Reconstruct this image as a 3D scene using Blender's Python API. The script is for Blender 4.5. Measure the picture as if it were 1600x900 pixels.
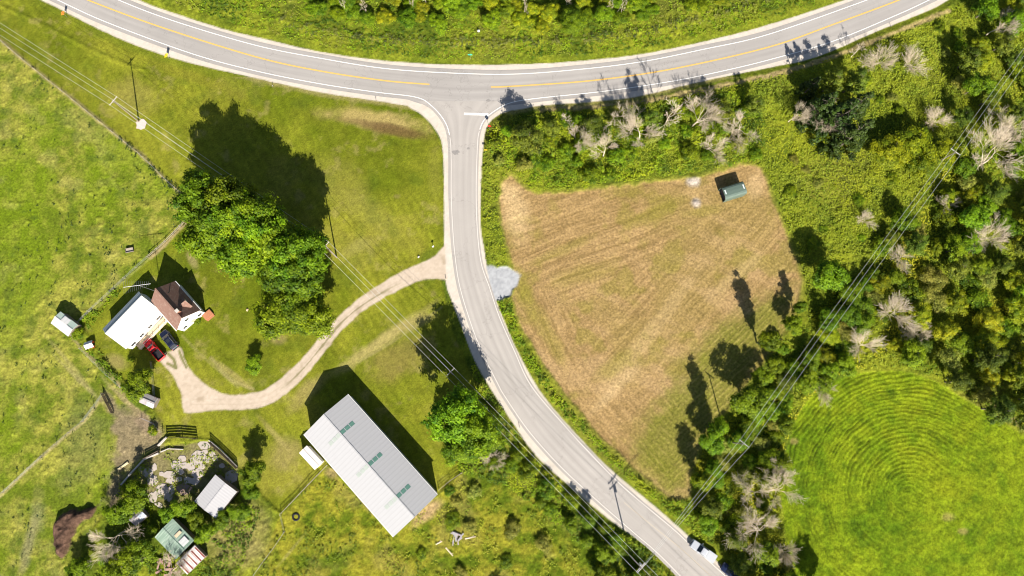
import bpy, math, random
import numpy as np
from mathutils import Vector, Matrix

for o in list(bpy.data.objects):
    bpy.data.objects.remove(o)
S = bpy.context.scene
COL = S.collection
R_ = math.radians

# ------------------------------------------------------------------ camera
F, CX, CY = 1067.0, 800.0, 450.0          # focal length and centre of the 1600x900 survey photo
NAD = (775.0, 640.0)                      # point straight below the drone
CAMH = 160.0
_dn = np.array([(NAD[0]-CX)/F, -(NAD[1]-CY)/F, -1.0]); _dn /= np.linalg.norm(_dn)
_z = -_dn
_x = np.array([1.0, 0, 0]) - _z[0]*_z; _x /= np.linalg.norm(_x)
_y = np.cross(_z, _x)
M3 = np.array([_x, _y, _z])               # camera space -> world space
cam_d = bpy.data.cameras.new("camera"); cam = bpy.data.objects.new("camera", cam_d); COL.objects.link(cam)
mw = Matrix([[*M3[0], 0], [*M3[1], 0], [*M3[2], CAMH], [0, 0, 0, 1]])
cam.matrix_world = mw
cam_d.sensor_width = 36.0; cam_d.lens = 36.0*F/1600.0
cam_d.clip_start = 1.0; cam_d.clip_end = 6000.0
S.camera = cam
S.render.resolution_x = 1024; S.render.resolution_y = 576

def G(u, v, z=0.0):
    """survey: point of the photograph -> point of the place at height z"""
    d = M3 @ np.array([(u-CX)/F, -(v-CY)/F, -1.0])
    t = (z-CAMH)/d[2]
    return Vector((d[0]*t, d[1]*t, z))

def toPix(x, y, z=0.0):
    """place -> survey coordinates (vectorised)"""
    w = np.stack([np.asarray(x, float), np.asarray(y, float), np.zeros_like(np.asarray(x, float))+z-CAMH], 0)
    c = np.tensordot(M3.T, w, axes=(1, 0))
    return CX + F*c[0]/(-c[2]), CY - F*c[1]/(-c[2])

# ------------------------------------------------------------------ light
_b = G(526, 402); _t = G(507, 297)
SV = (_t-_b)/12.0                          # shadow of one metre of height
SUN_DIR = Vector((-SV.x, -SV.y, 1.0)).normalized()
ELEV = math.asin(SUN_DIR.z); AZ = math.atan2(SUN_DIR.x, SUN_DIR.y)
print("sun elevation", math.degrees(ELEV), "azimuth", math.degrees(AZ))
sl = bpy.data.lights.new("sun", 'SUN'); sl.energy = 4.9; sl.angle = R_(0.5); sl.color = (1.0, 0.93, 0.82)
so = bpy.data.objects.new("sun", sl); COL.objects.link(so)
so.rotation_euler = SUN_DIR.to_track_quat('Z', 'Y').to_euler(); so.location = (0, 0, 100)
W = bpy.data.worlds.new("World"); S.world = W; W.use_nodes = True
nt = W.node_tree; bg = nt.nodes['Background']
sky = nt.nodes.new('ShaderNodeTexSky'); sky.sky_type = 'NISHITA'; sky.sun_disc = False
sky.sun_elevation = ELEV; sky.sun_rotation = AZ
nt.links.new(sky.outputs[0], bg.inputs[0]); bg.inputs[1].default_value = 0.05
S.view_settings.view_transform = 'Standard'; S.view_settings.look = 'None'
S.view_settings.gamma = 1.0; S.view_settings.use_curve_mapping = False
S.view_settings.exposure = 1.02
S.cycles.filter_width = 1.1

# ------------------------------------------------------------------ noise helpers
def _hash(ix, iy, seed):
    h = (ix.astype(np.int64)*374761393 + iy.astype(np.int64)*668265263 + seed*1274126177) & 0xFFFFFFFF
    h = ((h ^ (h >> 13))*1274126177) & 0xFFFFFFFF
    h = h ^ (h >> 16)
    return (h & 0xFFFF)/65535.0
def vn(x, y, s=1.0, seed=0):
    x = np.asarray(x, float)/s; y = np.asarray(y, float)/s
    ix = np.floor(x); iy = np.floor(y); fx = x-ix; fy = y-iy
    fx = fx*fx*(3-2*fx); fy = fy*fy*(3-2*fy)
    ix = ix.astype(np.int64); iy = iy.astype(np.int64)
    a = _hash(ix, iy, seed); b = _hash(ix+1, iy, seed); c = _hash(ix, iy+1, seed); d = _hash(ix+1, iy+1, seed)
    return (a*(1-fx)+b*fx)*(1-fy)+(c*(1-fx)+d*fx)*fy
def fbm(x, y, s, seed=0, o=4):
    r = 0; a = 1.0; t = 0
    for k in range(o):
        r = r+a*vn(x, y, s/2**k, seed+17*k); t += a; a *= 0.55
    return r/t
def ss(a, b, x):
    t = np.clip((x-a)/(b-a), 0, 1); return t*t*(3-2*t)
def seg_dist(P, pts, closed=False):
    U, V = P
    best = np.full(U.shape, 1e9)
    n = len(pts)
    for i in range(n if closed else n-1):
        ax, ay = pts[i]; bx, by = pts[(i+1) % n]
        dx, dy = bx-ax, by-ay; L = dx*dx+dy*dy+1e-9
        t = np.clip(((U-ax)*dx+(V-ay)*dy)/L, 0, 1)
        d = np.hypot(U-ax-t*dx, V-ay-t*dy)
        best = np.minimum(best, d)
    return best
def inside(P, pts):
    U, V = P
    r = np.zeros(U.shape, bool); n = len(pts)
    for i in range(n):
        ax, ay = pts[i]; bx, by = pts[(i+1) % n]
        if ay == by: continue
        c = ((ay > V) != (by > V)) & (U < (bx-ax)*(V-ay)/(by-ay)+ax)
        r ^= c
    return r
def sd(P, pts):
    d = seg_dist(P, pts, True)
    return np.where(inside(P, pts), d, -d)
def spline(pts, n=8):
    """Catmull-Rom through survey points"""
    out = []
    m = len(pts)
    for i in range(m-1):
        p0 = pts[max(i-1, 0)]; p1 = pts[i]; p2 = pts[i+1]; p3 = pts[min(i+2, m-1)]
        for k in range(n):
            t = k/n
            out.append(tuple(0.5*((2*p1[j])+(-p0[j]+p2[j])*t+(2*p0[j]-5*p1[j]+4*p2[j]-p3[j])*t*t+(-p0[j]+3*p1[j]-3*p2[j]+p3[j])*t**3) for j in (0, 1)))
    out.append(tuple(pts[-1])); return out

# ------------------------------------------------------------------ object helpers
def tag(o, label=None, cat=None, group=None, kind=None):
    if label: o['label'] = label
    if cat: o['category'] = cat
    if group: o['group'] = group
    if kind: o['kind'] = kind
    return o
def empty(name, loc, rz=0.0, label=None, cat=None, group=None):
    o = bpy.data.objects.new(name, None); COL.objects.link(o)
    o.empty_display_size = 0.5
    o.location = loc; o.rotation_euler = (0, 0, rz)
    return tag(o, label, cat, group)
class MB:
    def __init__(s): s.v = []; s.f = []
    def add(s, vs, fs):
        n = len(s.v); s.v += [tuple(p) for p in vs]; s.f += [tuple(i+n for i in f) for f in fs]; return s
    def box(s, c, d, rz=0.0, taper=1.0, rx=0.0):
        x, y, z = d[0]/2, d[1]/2, d[2]/2
        vs = []
        for k, t in ((-z, 1.0), (z, taper)):
            for a, b in ((-x, -y), (x, -y), (x, y), (-x, y)): vs.append(Vector((a*t, b*t, k)))
        m = Matrix.Rotation(rz, 3, 'Z') @ Matrix.Rotation(rx, 3, 'X')
        vs = [m @ p + Vector(c) for p in vs]
        return s.add(vs, [(3, 2, 1, 0), (4, 5, 6, 7), (0, 1, 5, 4), (1, 2, 6, 5), (2, 3, 7, 6), (3, 0, 4, 7)])
    def tube(s, p, q, r0, r1=None, n=6, cap=True):
        if r1 is None: r1 = r0
        p = Vector(p); q = Vector(q); d = (q-p)
        if d.length < 1e-6: return s
        d.normalize(); a = d.orthogonal().normalized(); b = d.cross(a)
        vs = []
        for c, r in ((p, r0), (q, r1)):
            for k in range(n):
                w = 2*math.pi*k/n; vs.append(c+a*(math.cos(w)*r)+b*(math.sin(w)*r))
        fs = [(k, (k+1) % n, n+(k+1) % n, n+k) for k in range(n)]
        if cap: fs += [tuple(range(n-1, -1, -1)), tuple(range(n, 2*n))]
        return s.add(vs, fs)
    def prism(s, pts, z0, z1):
        """vertical prism over a counter-clockwise outline"""
        n = len(pts)
        vs = [(x, y, z0) for x, y in pts]+[(x, y, z1) for x, y in pts]
        return s.add(vs, [tuple(range(n-1, -1, -1)), tuple(range(n, 2*n))]+[(k, (k+1) % n, n+(k+1) % n, n+k) for k in range(n)])
    def slab(s, quad, t):
        """thick sheet below a quad of 3-D points"""
        q = [Vector(p) for p in quad]
        nn = (q[1]-q[0]).cross(q[3]-q[0]).normalized()
        if nn.z < 0: q = q[::-1]; nn = -nn
        vs = q+[p-nn*t for p in q]
        return s.add(vs, [(0, 1, 2, 3), (7, 6, 5, 4)]+[(k, 4+k, 4+(k+1) % 4, (k+1) % 4) for k in range(4)])
    def build(s, name, mat, parent=None, bevel=0.0, smooth=False, seg=2):
        me = bpy.data.meshes.new(name); me.from_pydata([tuple(p) for p in s.v], [], s.f); me.update()
        me.materials.append(mat)
        o = bpy.data.objects.new(name, me); COL.objects.link(o)
        if parent: o.parent = parent
        if bevel > 0:
            b = o.modifiers.new('bevel', 'BEVEL'); b.width = bevel; b.segments = seg; b.limit_method = 'ANGLE'
        if smooth:
            for p in me.polygons: p.use_smooth = True
        return o
def fast_mesh(name, V, Fq, mat, cols=None, smooth=False, k=4):
    me = bpy.data.meshes.new(name)
    me.vertices.add(len(V)); me.vertices.foreach_set('co', np.asarray(V, np.float32).ravel())
    Fq = np.asarray(Fq, np.int32)
    me.loops.add(Fq.size); me.loops.foreach_set('vertex_index', Fq.ravel())
    me.polygons.add(len(Fq)); me.polygons.foreach_set('loop_start', np.arange(0, Fq.size, k, dtype=np.int32))
    if smooth: me.polygons.foreach_set('use_smooth', np.ones(len(Fq), bool))
    if cols is not None:
        a = me.color_attributes.new('Col', 'FLOAT_COLOR', 'POINT')
        c = np.ones((len(V), 4), np.float32); c[:, :3] = cols
        a.data.foreach_set('color', c.ravel())
    me.update(calc_edges=True); me.validate()
    me.materials.append(mat)
    return me
def link(name, me, parent=None, loc=(0, 0, 0)):
    o = bpy.data.objects.new(name, me); COL.objects.link(o); o.location = loc
    if parent: o.parent = parent
    return o

# ------------------------------------------------------------------ materials
def new_mat(name):
    m = bpy.data.materials.new(name); m.use_nodes = True
    return m, m.node_tree, m.node_tree.nodes['Principled BSDF']
def mixc(nt, fac, a, b, mode='MIX'):
    n = nt.nodes.new('ShaderNodeMix'); n.data_type = 'RGBA'; n.blend_type = mode
    for i, x in ((0, fac), (6, a), (7, b)):
        if isinstance(x, (int, float)): n.inputs[i].default_value = x
        elif isinstance(x, tuple): n.inputs[i].default_value = (*x, 1) if len(x) == 3 else x
        else: nt.links.new(x, n.inputs[i])
    return n.outputs[2]
def noise(nt, scale, detail=4, rough=0.6, coord='Object', stretch=None):
    tc = nt.nodes.new('ShaderNodeTexCoord'); mp = nt.nodes.new('ShaderNodeMapping')
    nt.links.new(tc.outputs[coord], mp.inputs[0])
    if stretch: mp.inputs['Scale'].default_value = stretch
    n = nt.nodes.new('ShaderNodeTexNoise'); n.inputs['Scale'].default_value = scale
    n.inputs['Detail'].default_value = detail; n.inputs['Roughness'].default_value = rough
    nt.links.new(mp.outputs[0], n.inputs['Vector']); return n.outputs[0]
def ramp(nt, src, a, b, ca=(0, 0, 0), cb=(1, 1, 1)):
    r = nt.nodes.new('ShaderNodeValToRGB'); r.color_ramp.elements[0].position = a; r.color_ramp.elements[1].position = b
    r.color_ramp.elements[0].color = (*ca, 1); r.color_ramp.elements[1].color = (*cb, 1)
    nt.links.new(src, r.inputs[0]); return r.outputs[0]
def bump(nt, bs, src, strength, dist=0.05):
    b = nt.nodes.new('ShaderNodeBump'); b.inputs['Strength'].default_value = strength; b.inputs['Distance'].default_value = dist
    nt.links.new(src, b.inputs['Height']); nt.links.new(b.outputs[0], bs.inputs['Normal'])
def mat(name, col, rough=0.8, metal=0.0, var=0.25, scale=1.5, spec=0.3, dirt=None, dirt_scale=0.5, dirt_amt=0.5):
    m, nt, bs = new_mat(name)
    c2 = tuple(x*(1-var) for x in col)
    out = mixc(nt, noise(nt, scale, 5, 0.65), c2, tuple(min(1, x*(1+var*0.5)) for x in col))
    if dirt:
        d = ramp(nt, noise(nt, dirt_scale, 6, 0.7), 0.62-0.3*dirt_amt, 0.72)
        out = mixc(nt, d, out, dirt)
    nt.links.new(out, bs.inputs['Base Color'])
    bs.inputs['Roughness'].default_value = rough; bs.inputs['Metallic'].default_value = metal
    bs.inputs['Specular IOR Level'].default_value = spec
    return m
def ribbed(name, col, pitch, axis=0, rough=0.5, metal=0.0, var=0.15, dirt=None, dirt_amt=0.4, spec=0.4, depth=0.5):
    m, nt, bs = new_mat(name)
    tc = nt.nodes.new('ShaderNodeTexCoord'); sp = nt.nodes.new('ShaderNodeSeparateXYZ'); nt.links.new(tc.outputs['Object'], sp.inputs[0])
    mul = nt.nodes.new('ShaderNodeMath'); mul.operation = 'MULTIPLY'; mul.inputs[1].default_value = 2*math.pi/pitch
    nt.links.new(sp.outputs[axis], mul.inputs[0])
    sn = nt.nodes.new('ShaderNodeMath'); sn.operation = 'SINE'; nt.links.new(mul.outputs[0], sn.inputs[0])
    ab = nt.nodes.new('ShaderNodeMath'); ab.operation = 'MULTIPLY_ADD'; ab.inputs[1].default_value = 0.5; ab.inputs[2].default_value = 0.5
    nt.links.new(sn.outputs[0], ab.inputs[0])
    st = (0.4, 4, 1) if axis == 1 else (4, 0.4, 1)
    base = mixc(nt, noise(nt, 1.2, 5, 0.6, stretch=st), tuple(x*(1-var) for x in col), col)
    base = mixc(nt, ramp(nt, ab.outputs[0], 0.8, 0.98), base, tuple(x*0.86 for x in col))
    if dirt:
        base = mixc(nt, ramp(nt, noise(nt, 0.8, 6, 0.7, stretch=st), 0.66-0.25*dirt_amt, 0.74), base, dirt)
    nt.links.new(base, bs.inputs['Base Color']); bs.inputs['Roughness'].default_value = rough
    bs.inputs['Metallic'].default_value = metal; bs.inputs['Specular IOR Level'].default_value = spec
    bump(nt, bs, ab.outputs[0], depth, 0.03)
    return m
def attr_mat(name, fine=1.0, lo=0.75, hi=1.25, rough=0.95, bumpy=0.4, fs=2.2):
    m, nt, bs = new_mat(name)
    at = nt.nodes.new('ShaderNodeAttribute'); at.attribute_name = 'Col'
    f1 = ramp(nt, noise(nt, fs, 6, 0.75), 0.3, 0.7, (lo,)*3, (hi,)*3)
    c = mixc(nt, 1.0, at.outputs['Color'], f1, 'MULTIPLY')
    nt.links.new(c, bs.inputs['Base Color']); bs.inputs['Roughness'].default_value = rough
    bs.inputs['Specular IOR Level'].default_value = 0.1
    bump(nt, bs, noise(nt, fs*1.3, 6, 0.8), bumpy, 0.25)
    return m
def leaf_mat(name, hue_var=0.02, val_var=0.35, trans=0.4):
    m, nt, bs = new_mat(name)
    at = nt.nodes.new('ShaderNodeAttribute'); at.attribute_name = 'Col'
    oi = nt.nodes.new('ShaderNodeObjectInfo')
    hs = nt.nodes.new('ShaderNodeHueSaturation')
    mr = nt.nodes.new('ShaderNodeMapRange'); mr.inputs[3].default_value = 0.5-hue_var; mr.inputs[4].default_value = 0.5+hue_var
    nt.links.new(oi.outputs['Random'], mr.inputs[0]); nt.links.new(mr.outputs[0], hs.inputs['Hue'])
    wn = nt.nodes.new('ShaderNodeTexWhiteNoise'); wn.noise_dimensions = '1D'; nt.links.new(oi.outputs['Random'], wn.inputs['W'])
    m2 = nt.nodes.new('ShaderNodeMapRange'); m2.inputs[3].default_value = 1-val_var; m2.inputs[4].default_value = 1+val_var
    nt.links.new(wn.outputs[0], m2.inputs[0]); nt.links.new(m2.outputs[0], hs.inputs['Value'])
    nt.links.new(at.outputs['Color'], hs.inputs['Color'])
    nt.links.new(hs.outputs[0], bs.inputs['Base Color']); bs.inputs['Roughness'].default_value = 0.6
    bs.inputs['Specular IOR Level'].default_value = 0.25
    tr = nt.nodes.new('ShaderNodeBsdfTranslucent')
    tc = mixc(nt, 1.0, hs.outputs[0], (1.25, 1.1, 0.5), 'MULTIPLY'); nt.links.new(tc, tr.inputs[0])
    mx = nt.nodes.new('ShaderNodeMixShader'); mx.inputs[0].default_value = trans
    nt.links.new(bs.outputs[0], mx.inputs[1]); nt.links.new(tr.outputs[0], mx.inputs[2])
    nt.links.new(mx.outputs[0], nt.nodes['Material Output'].inputs[0])
    return m
# ------------------------------------------------------------------ survey outlines (points of the photograph)
TOP_U = spline([(120,-50),(217,0),(275,22),(350,46),(400,58),(500,81),(600,95),(700,101),(800,101),(900,96),(1000,85),(1100,65),(1200,39),(1320,0),(1400,-32)])
TOP_L = spline([(-20,-35),(65,0),(175,55),(275,92),(400,122),(500,144),(600,159),(637,165),(720,172),(800,172),(845,165),(925,159),(1000,150),(1075,132),(1150,116),(1200,106),(1275,89),(1375,47),(1450,17),(1478,2),(1540,-35)])
TOP_POLY = TOP_U+TOP_L[::-1]
SIDE_L = spline([(620,140),(637,165),(655,176),(670,190),(682,205),(690,222),(693,250),(694,312),(694,380),(697,440),(704,465),(722,512),(745,570),(775,620),(803,663),(837,711),(887,757),(950,810),(1012,855),(1062,905),(1100,945)])
SIDE_R = spline([(860,140),(845,163),(800,172),(775,182),(760,200),(755,230),(752,275),(751,350),(757,395),(765,437),(772,462),(790,507),(815,562),(850,620),(897,675),(950,730),(1000,772),(1050,815),(1075,837),(1125,882),(1152,905),(1195,945)])
SIDE_POLY = SIDE_L+SIDE_R[::-1]
WH_U = spline([(90,-44),(185,0),(275,34),(400,71),(500,91),(600,107),(700,114),(800,116),(900,109),(1000,97),(1100,77),(1200,54),(1355,0),(1430,-30)])
WH_L = spline([(5,-40),(90,0),(167,35),(300,84),(400,111),(500,131),(587,144),(650,152),(675,166),(695,190),(703,215),(705,250),(705,300),(707,350),(711,400),(719,450),(738,512),(756,556),(778,600),(788,618),(825,672),(872,725),(925,775),(990,832),(1025,862),(1065,902),(1100,938)])
WH_R = spline([(1540,-42),(1452,0),(1400,24),(1300,65),(1200,94),(1125,112),(1050,127),(950,142),(837,154),(797,161),(775,172),(757,187),(749,205),(746,228),(744,300),(746,362),(752,412),(765,450),(780,495),(803,547),(830,603),(882,665),(930,717),(975,762),(1050,825),(1077,850),(1130,897),(1170,935)])
YEL_A = spline([(40,-40),(137,0),(250,42),(400,89),(500,111),(600,126),(671,132)])
YEL_B = spline([(767,136),(800,135),(925,126),(1050,108),(1200,74),(1300,39),(1405,0),(1480,-32)])
DRIVE = (spline([(712,385),(694,385),(680,400),(650,415),(615,432),(585,450),(545,480),(512,512),(482,550),(450,582),(425,602),(400,614),(355,617),(325,604),(307,588),(290,568)])
         + spline([(283,545),(276,543),(268,548),(258,552),(250,560)]) + spline([(252,566),(270,587),(282,612),(286,640),(295,645),(350,640),(400,637),(437,622),(472,592),(507,550),(540,510),(575,480),(625,452),(650,440),(670,435),(697,438),(715,442)]))
GRAVEL_PAD = [(760,417),(785,417),(803,421),(812,433),(808,447),(800,458),(786,466),(772,467),(762,450)]
FIELD = spline([(785,283),(799,274),(812,290),(835,303),(880,302),(960,292),(1070,280),(1110,272),(1145,263),(1172,257),(1187,265),(1200,295),(1215,335),(1235,385),(1250,430),(1247,470),(1225,515),(1195,560),(1150,620),(1112,665),(1092,700),(1080,740),(1078,774),(1048,776),(1028,762),(990,730),(950,692),(910,647),(875,605),(845,560),(817,512),(802,470),(801,420),(789,370),(782,320),(785,283)], 5)
ROUND = spline([(1226,740),(1230,700),(1242,660),(1262,625),(1300,596),(1345,583),(1400,580),(1450,592),(1510,626),(1570,662),(1630,705),(1700,760),(1700,960),(1260,960),(1240,890),(1222,800),(1226,740)], 5)
FENCE1 = [(-40,30),(0,62),(32,90),(75,125),(107,150),(195,222),(225,246),(262,284),(296,312)]
PASTURE = FENCE1+[(294,345),(262,378),(235,402),(190,442),(140,490),(125,505),(110,518),(128,545),(160,578),(190,603),(200,625),(245,660),(258,688),(235,715),(190,757),(170,790),(130,850),(110,950),(-80,950),(-80,30)]
LAWN = FENCE1+[(294,345),(262,378),(235,402),(190,442),(140,490),(128,507),(160,560),(205,605),(240,640),(262,680),(330,688),(372,730),(415,780),(440,802),(512,727),(620,800),(686,773),(720,738),(722,715),(740,690),(760,640),(735,580),(705,510),(692,440),(694,380),(694,300),(690,222),(670,190),(637,165),(500,144),(400,122),(275,92),(175,55),(65,0),(0,-40),(-80,-60),(-80,20)]
STONE = [(248,697),(300,692),(330,690),(372,730),(372,770),(340,800),(300,790),(262,800),(215,770),(192,757),(226,718)]
YARD_DIRT = spline([(165,615),(178,628),(200,640),(235,650),(256,672),(250,695),(228,712),(195,745),(178,800),(165,790),(175,740),(178,690),(176,650),(165,615)],4)
MOUND = spline([(152,790),(145,806),(125,818),(116,840),(108,862),(98,872),(86,862),(83,840),(86,818),(97,802),(115,795),(135,793),(152,790)],4)
SW_PADDOCK = [(440,802),(512,727),(612,838),(686,773),(722,738),(770,735),(830,770),(900,840),(960,900),(1000,950),(380,950),(400,893)]
TOPBAND = [(200,-80),(217,0),(275,22),(350,46),(400,58),(500,81),(600,95),(700,101),(800,101),(900,96),(1000,85),(1100,65),(1200,39),(1320,0),(1440,-60)]

def polyw(pts, z=0.0): return [G(u, v, z) for u, v in pts]

# ------------------------------------------------------------------ terrain
STEP = 0.29
cs = [G(-25,-25), G(1625,-25), G(-25,925), G(1625,925)]
X0 = min(c.x for c in cs); X1 = max(c.x for c in cs); Y0 = min(c.y for c in cs); Y1 = max(c.y for c in cs)
NX = int((X1-X0)/STEP)+1; NY = int((Y1-Y0)/STEP)+1
gx = X0+np.arange(NX)*STEP; gy = Y0+np.arange(NY)*STEP
GX, GY = np.meshgrid(gx, gy)
U, V = toPix(GX, GY)
P = (U, V)
n1 = fbm(GX, GY, 9.0, 1, 5); n2 = fbm(GX, GY, 2.2, 2, 4); n3 = vn(GX, GY, 0.45, 3); n4 = fbm(GX, GY, 28.0, 4, 4); n5 = vn(GX, GY, 0.9, 7)
n0 = np.random.default_rng(7).uniform(0, 1, GX.shape); n0 = 0.6*n0+0.4*vn(GX, GY, 0.6, 13)
jit = (fbm(GX, GY, 2.0, 5, 4)-0.5)*2
def C(*c): return np.array(c, float)
def lay(img, m, c):
    m = m[..., None]; return img*(1-m)+np.asarray(c)*m
def mixn(a, b, n): return C(*a)*(1-n[..., None])+C(*b)*n[..., None]

sdTop = sd(P, TOP_POLY); sdSide = sd(P, SIDE_POLY); sdDr = sd(P, DRIVE); sdPad = sd(P, GRAVEL_PAD)
sdRoad = np.maximum(sdTop, sdSide)
sdField = sd(P, FIELD); sdRound = sd(P, ROUND); sdPast = sd(P, PASTURE); sdLawn = sd(P, LAWN)
sdPad2 = sd(P, SW_PADDOCK); sdStone = sd(P, STONE); sdDirt = sd(P, YARD_DIRT); sdMound = sd(P, MOUND)+5*jit

# rough meadow and scrub floor
col = mixn((0.07,0.105,0.008), (0.20,0.225,0.016), ss(0.3, 0.7, n1*0.6+n2*0.4))
col = lay(col, ss(0.52, 0.7, n4)*0.4, (0.17,0.16,0.03))
hgt = 0.35*(n2-0.3)+0.22*n3+0.25*n5
hgt = np.clip(hgt, 0, None)

# lawn
ml = ss(-1, 3, sdLawn+2*jit)
lawn = mixn((0.110,0.142,0.006), (0.225,0.228,0.020), ss(0.25, 0.75, n4*0.5+n1*0.5))
stripe = 0.5+0.5*np.sin((GX*0.86+GY*0.5)*2*math.pi/1.9+2*n1*3)
lawn = lawn*(0.91+0.17*stripe*ss(0.3, 0.6, n4))[..., None]*(0.72+0.54*n2)[..., None]
lawn = lay(lawn, 0.35*ss(0.55, 0.72, fbm(GX, GY, 13, 21, 4)), (0.26,0.225,0.045))
lawn = lay(lawn, 0.45*ss(0.6, 0.8, fbm(GX, GY, 3, 27, 4)), (0.29,0.245,0.08))
lawn = lay(lawn, 0.35*ss(0.6, 0.8, fbm(GX, GY, 5, 25, 4)), (0.06,0.10,0.008))
def patch(img, c, rx, ry, rot, colr, amt, seed):
    a = R_(rot); du = U-c[0]; dv = V-c[1]
    x = (du*math.cos(a)+dv*math.sin(a))/rx; y = (-du*math.sin(a)+dv*math.cos(a))/ry
    m = ss(1.25, 0.35, np.hypot(x, y)+0.7*(fbm(GX, GY, 3.0, seed, 4)-0.5))*amt
    return lay(img, m, colr)
for (c, rx, ry, rot, cc, am) in [((590,188),95,17,8,(0.36,0.28,0.10),0.9), ((618,204),62,10,10,(0.13,0.085,0.03),0.9), ((580,193),60,6,8,(0.15,0.10,0.04),0.6),
        ((600,530),105,11,-35,(0.36,0.30,0.11),0.8), ((622,560),60,34,-30,(0.22,0.17,0.05),0.6), ((650,505),38,9,-25,(0.30,0.25,0.09),0.6), ((480,612),44,14,-45,(0.33,0.26,0.10),0.6),
        ((445,710),26,30,30,(0.27,0.22,0.08),0.6),((430,680),40,6,48,(0.30,0.25,0.09),0.6),((370,590),45,5,38,(0.34,0.28,0.10),0.6),((182,565),20,12,25,(0.28,0.22,0.09),0.6),
        ((210,150),40,26,20,(0.24,0.21,0.05),0.5),((300,120),90,10,20,(0.20,0.19,0.02),0.5),((530,290),60,40,30,(0.22,0.205,0.04),0.4),((570,330),70,25,35,(0.24,0.22,0.05),0.35),
        ((640,800),12,6,0,(0.35,0.24,0.12),0.6),((435,530),16,10,0,(0.28,0.22,0.09),0.6),((300,405),16,7,60,(0.30,0.25,0.11),0.6),((680,270),12,60,0,(0.21,0.21,0.03),0.5),
        ((672,400),25,12,-35,(0.07,0.11,0.008),0.6),((560,385),28,12,-25,(0.26,0.24,0.07),0.5),((380,630),80,5,-3,(0.24,0.2,0.08),0.3),((500,660),60,20,45,(0.20,0.18,0.03),0.4)]:
    lawn = patch(lawn, c, rx, ry, rot, cc, am, int(c[0]))
# tyre tracks
for pts, w, a in [([(560,565),(620,530),(690,480)],1.6,0.3),([(330,560),(360,592),(395,608)],3,0.55),([(285,525),(320,560),(372,605)],2,0.3)]:
    lawn = lay(lawn, a*ss(w+1.5, w*0.4, seg_dist(P, spline(pts))+jit), (0.33,0.28,0.12))
col = lay(col, ml, lawn)
# pasture
mp_ = ss(-2, 2, sdPast+2.5*jit)
pt = mixn((0.11,0.150,0.010), (0.265,0.262,0.042), ss(0.34, 0.66, n1*0.4+n2*0.6))
pt = lay(pt, 0.6*ss(0.5, 0.68, fbm(GX, GY, 16, 31, 4)), (0.135,0.20,0.005))
pt = lay(pt, 0.25*ss(0.58, 0.75, fbm(GX, GY, 6, 33, 4)), (0.26,0.225,0.09))
pt = lay(pt, 0.5*ss(0.62, 0.8, fbm(GX, GY, 3, 35, 3)), (0.05,0.09,0.012))
for (c, rx, ry, rot, cc, am) in [((215,640),60,14,60,(0.27,0.2,0.12),0.7),((190,620),40,5,45,(0.33,0.27,0.13),0.7),((130,690),45,80,10,(0.14,0.15,0.05),0.5),((45,850),10,60,15,(0.22,0.2,0.11),0.6),((60,810),14,30,0,(0.2,0.2,0.1),0.4),
        ((120,590),60,4,45,(0.29,0.25,0.11),0.6),((110,570),70,5,50,(0.29,0.25,0.10),0.5),((20,430),50,60,0,(0.11,0.15,0.01),0.3)]:
    pt = patch(pt, c, rx, ry, rot, cc, am, int(c[0])+5)
col = lay(col, mp_, pt)
col = lay(col, 0.7*ss(5, 1, seg_dist(P, spline(FENCE1))+2*jit), (0.31,0.25,0.12))
col = lay(col, 0.7*ss(5, 1, seg_dist(P, [(294,343),(262,378),(235,402)])+2*jit), (0.33,0.24,0.14))
col = lay(col, 0.5*ss(3, 1, seg_dist(P, [(235,402),(190,442),(145,488)])+jit), (0.2,0.2,0.06))
col = lay(col, 0.65*ss(3.5, 1, seg_dist(P, [(110,525),(150,565),(190,603)])+1.5*jit), (0.28,0.22,0.13))
col = lay(col, 0.75*ss(3.5, 1, seg_dist(P, spline([(163,615),(135,655),(102,682),(57,722),(20,757),(-10,785)]))+1.5*jit), (0.34,0.29,0.13))
col = lay(col, ss(-9, 8, sdDirt+14*jit)*0.8, mixn((0.18,0.135,0.09), (0.27,0.20,0.14), n2))
# paddock south of the big shed
m2_ = ss(-1, 2, sdPad2+2*jit)
pk = mixn((0.085,0.125,0.006), (0.235,0.225,0.020), ss(0.34, 0.66, n1*0.4+n2*0.6))
pk = lay(pk, 0.5*ss(0.55, 0.75, fbm(GX, GY, 8, 41, 4)), (0.235,0.20,0.05))
col = lay(col, m2_, pk)
for (c, rx, ry, rot, cc, am) in [((560,770),55,6,52,(0.40,0.27,0.15),0.8),((668,800),34,12,-40,(0.36,0.25,0.13),0.85),((520,740),14,10,30,(0.3,0.22,0.1),0.7),((455,860),40,3,-50,(0.26,0.24,0.07),0.6),((400,810),30,30,0,(0.22,0.2,0.06),0.4)]:
    col = patch(col, c, rx, ry, rot, cc, am, int(c[0])+9)
# land south-west of the paddock fence
col = patch(col, (370,840), 55, 60, 10, (0.24,0.20,0.075), 0.75, 77)
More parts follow.
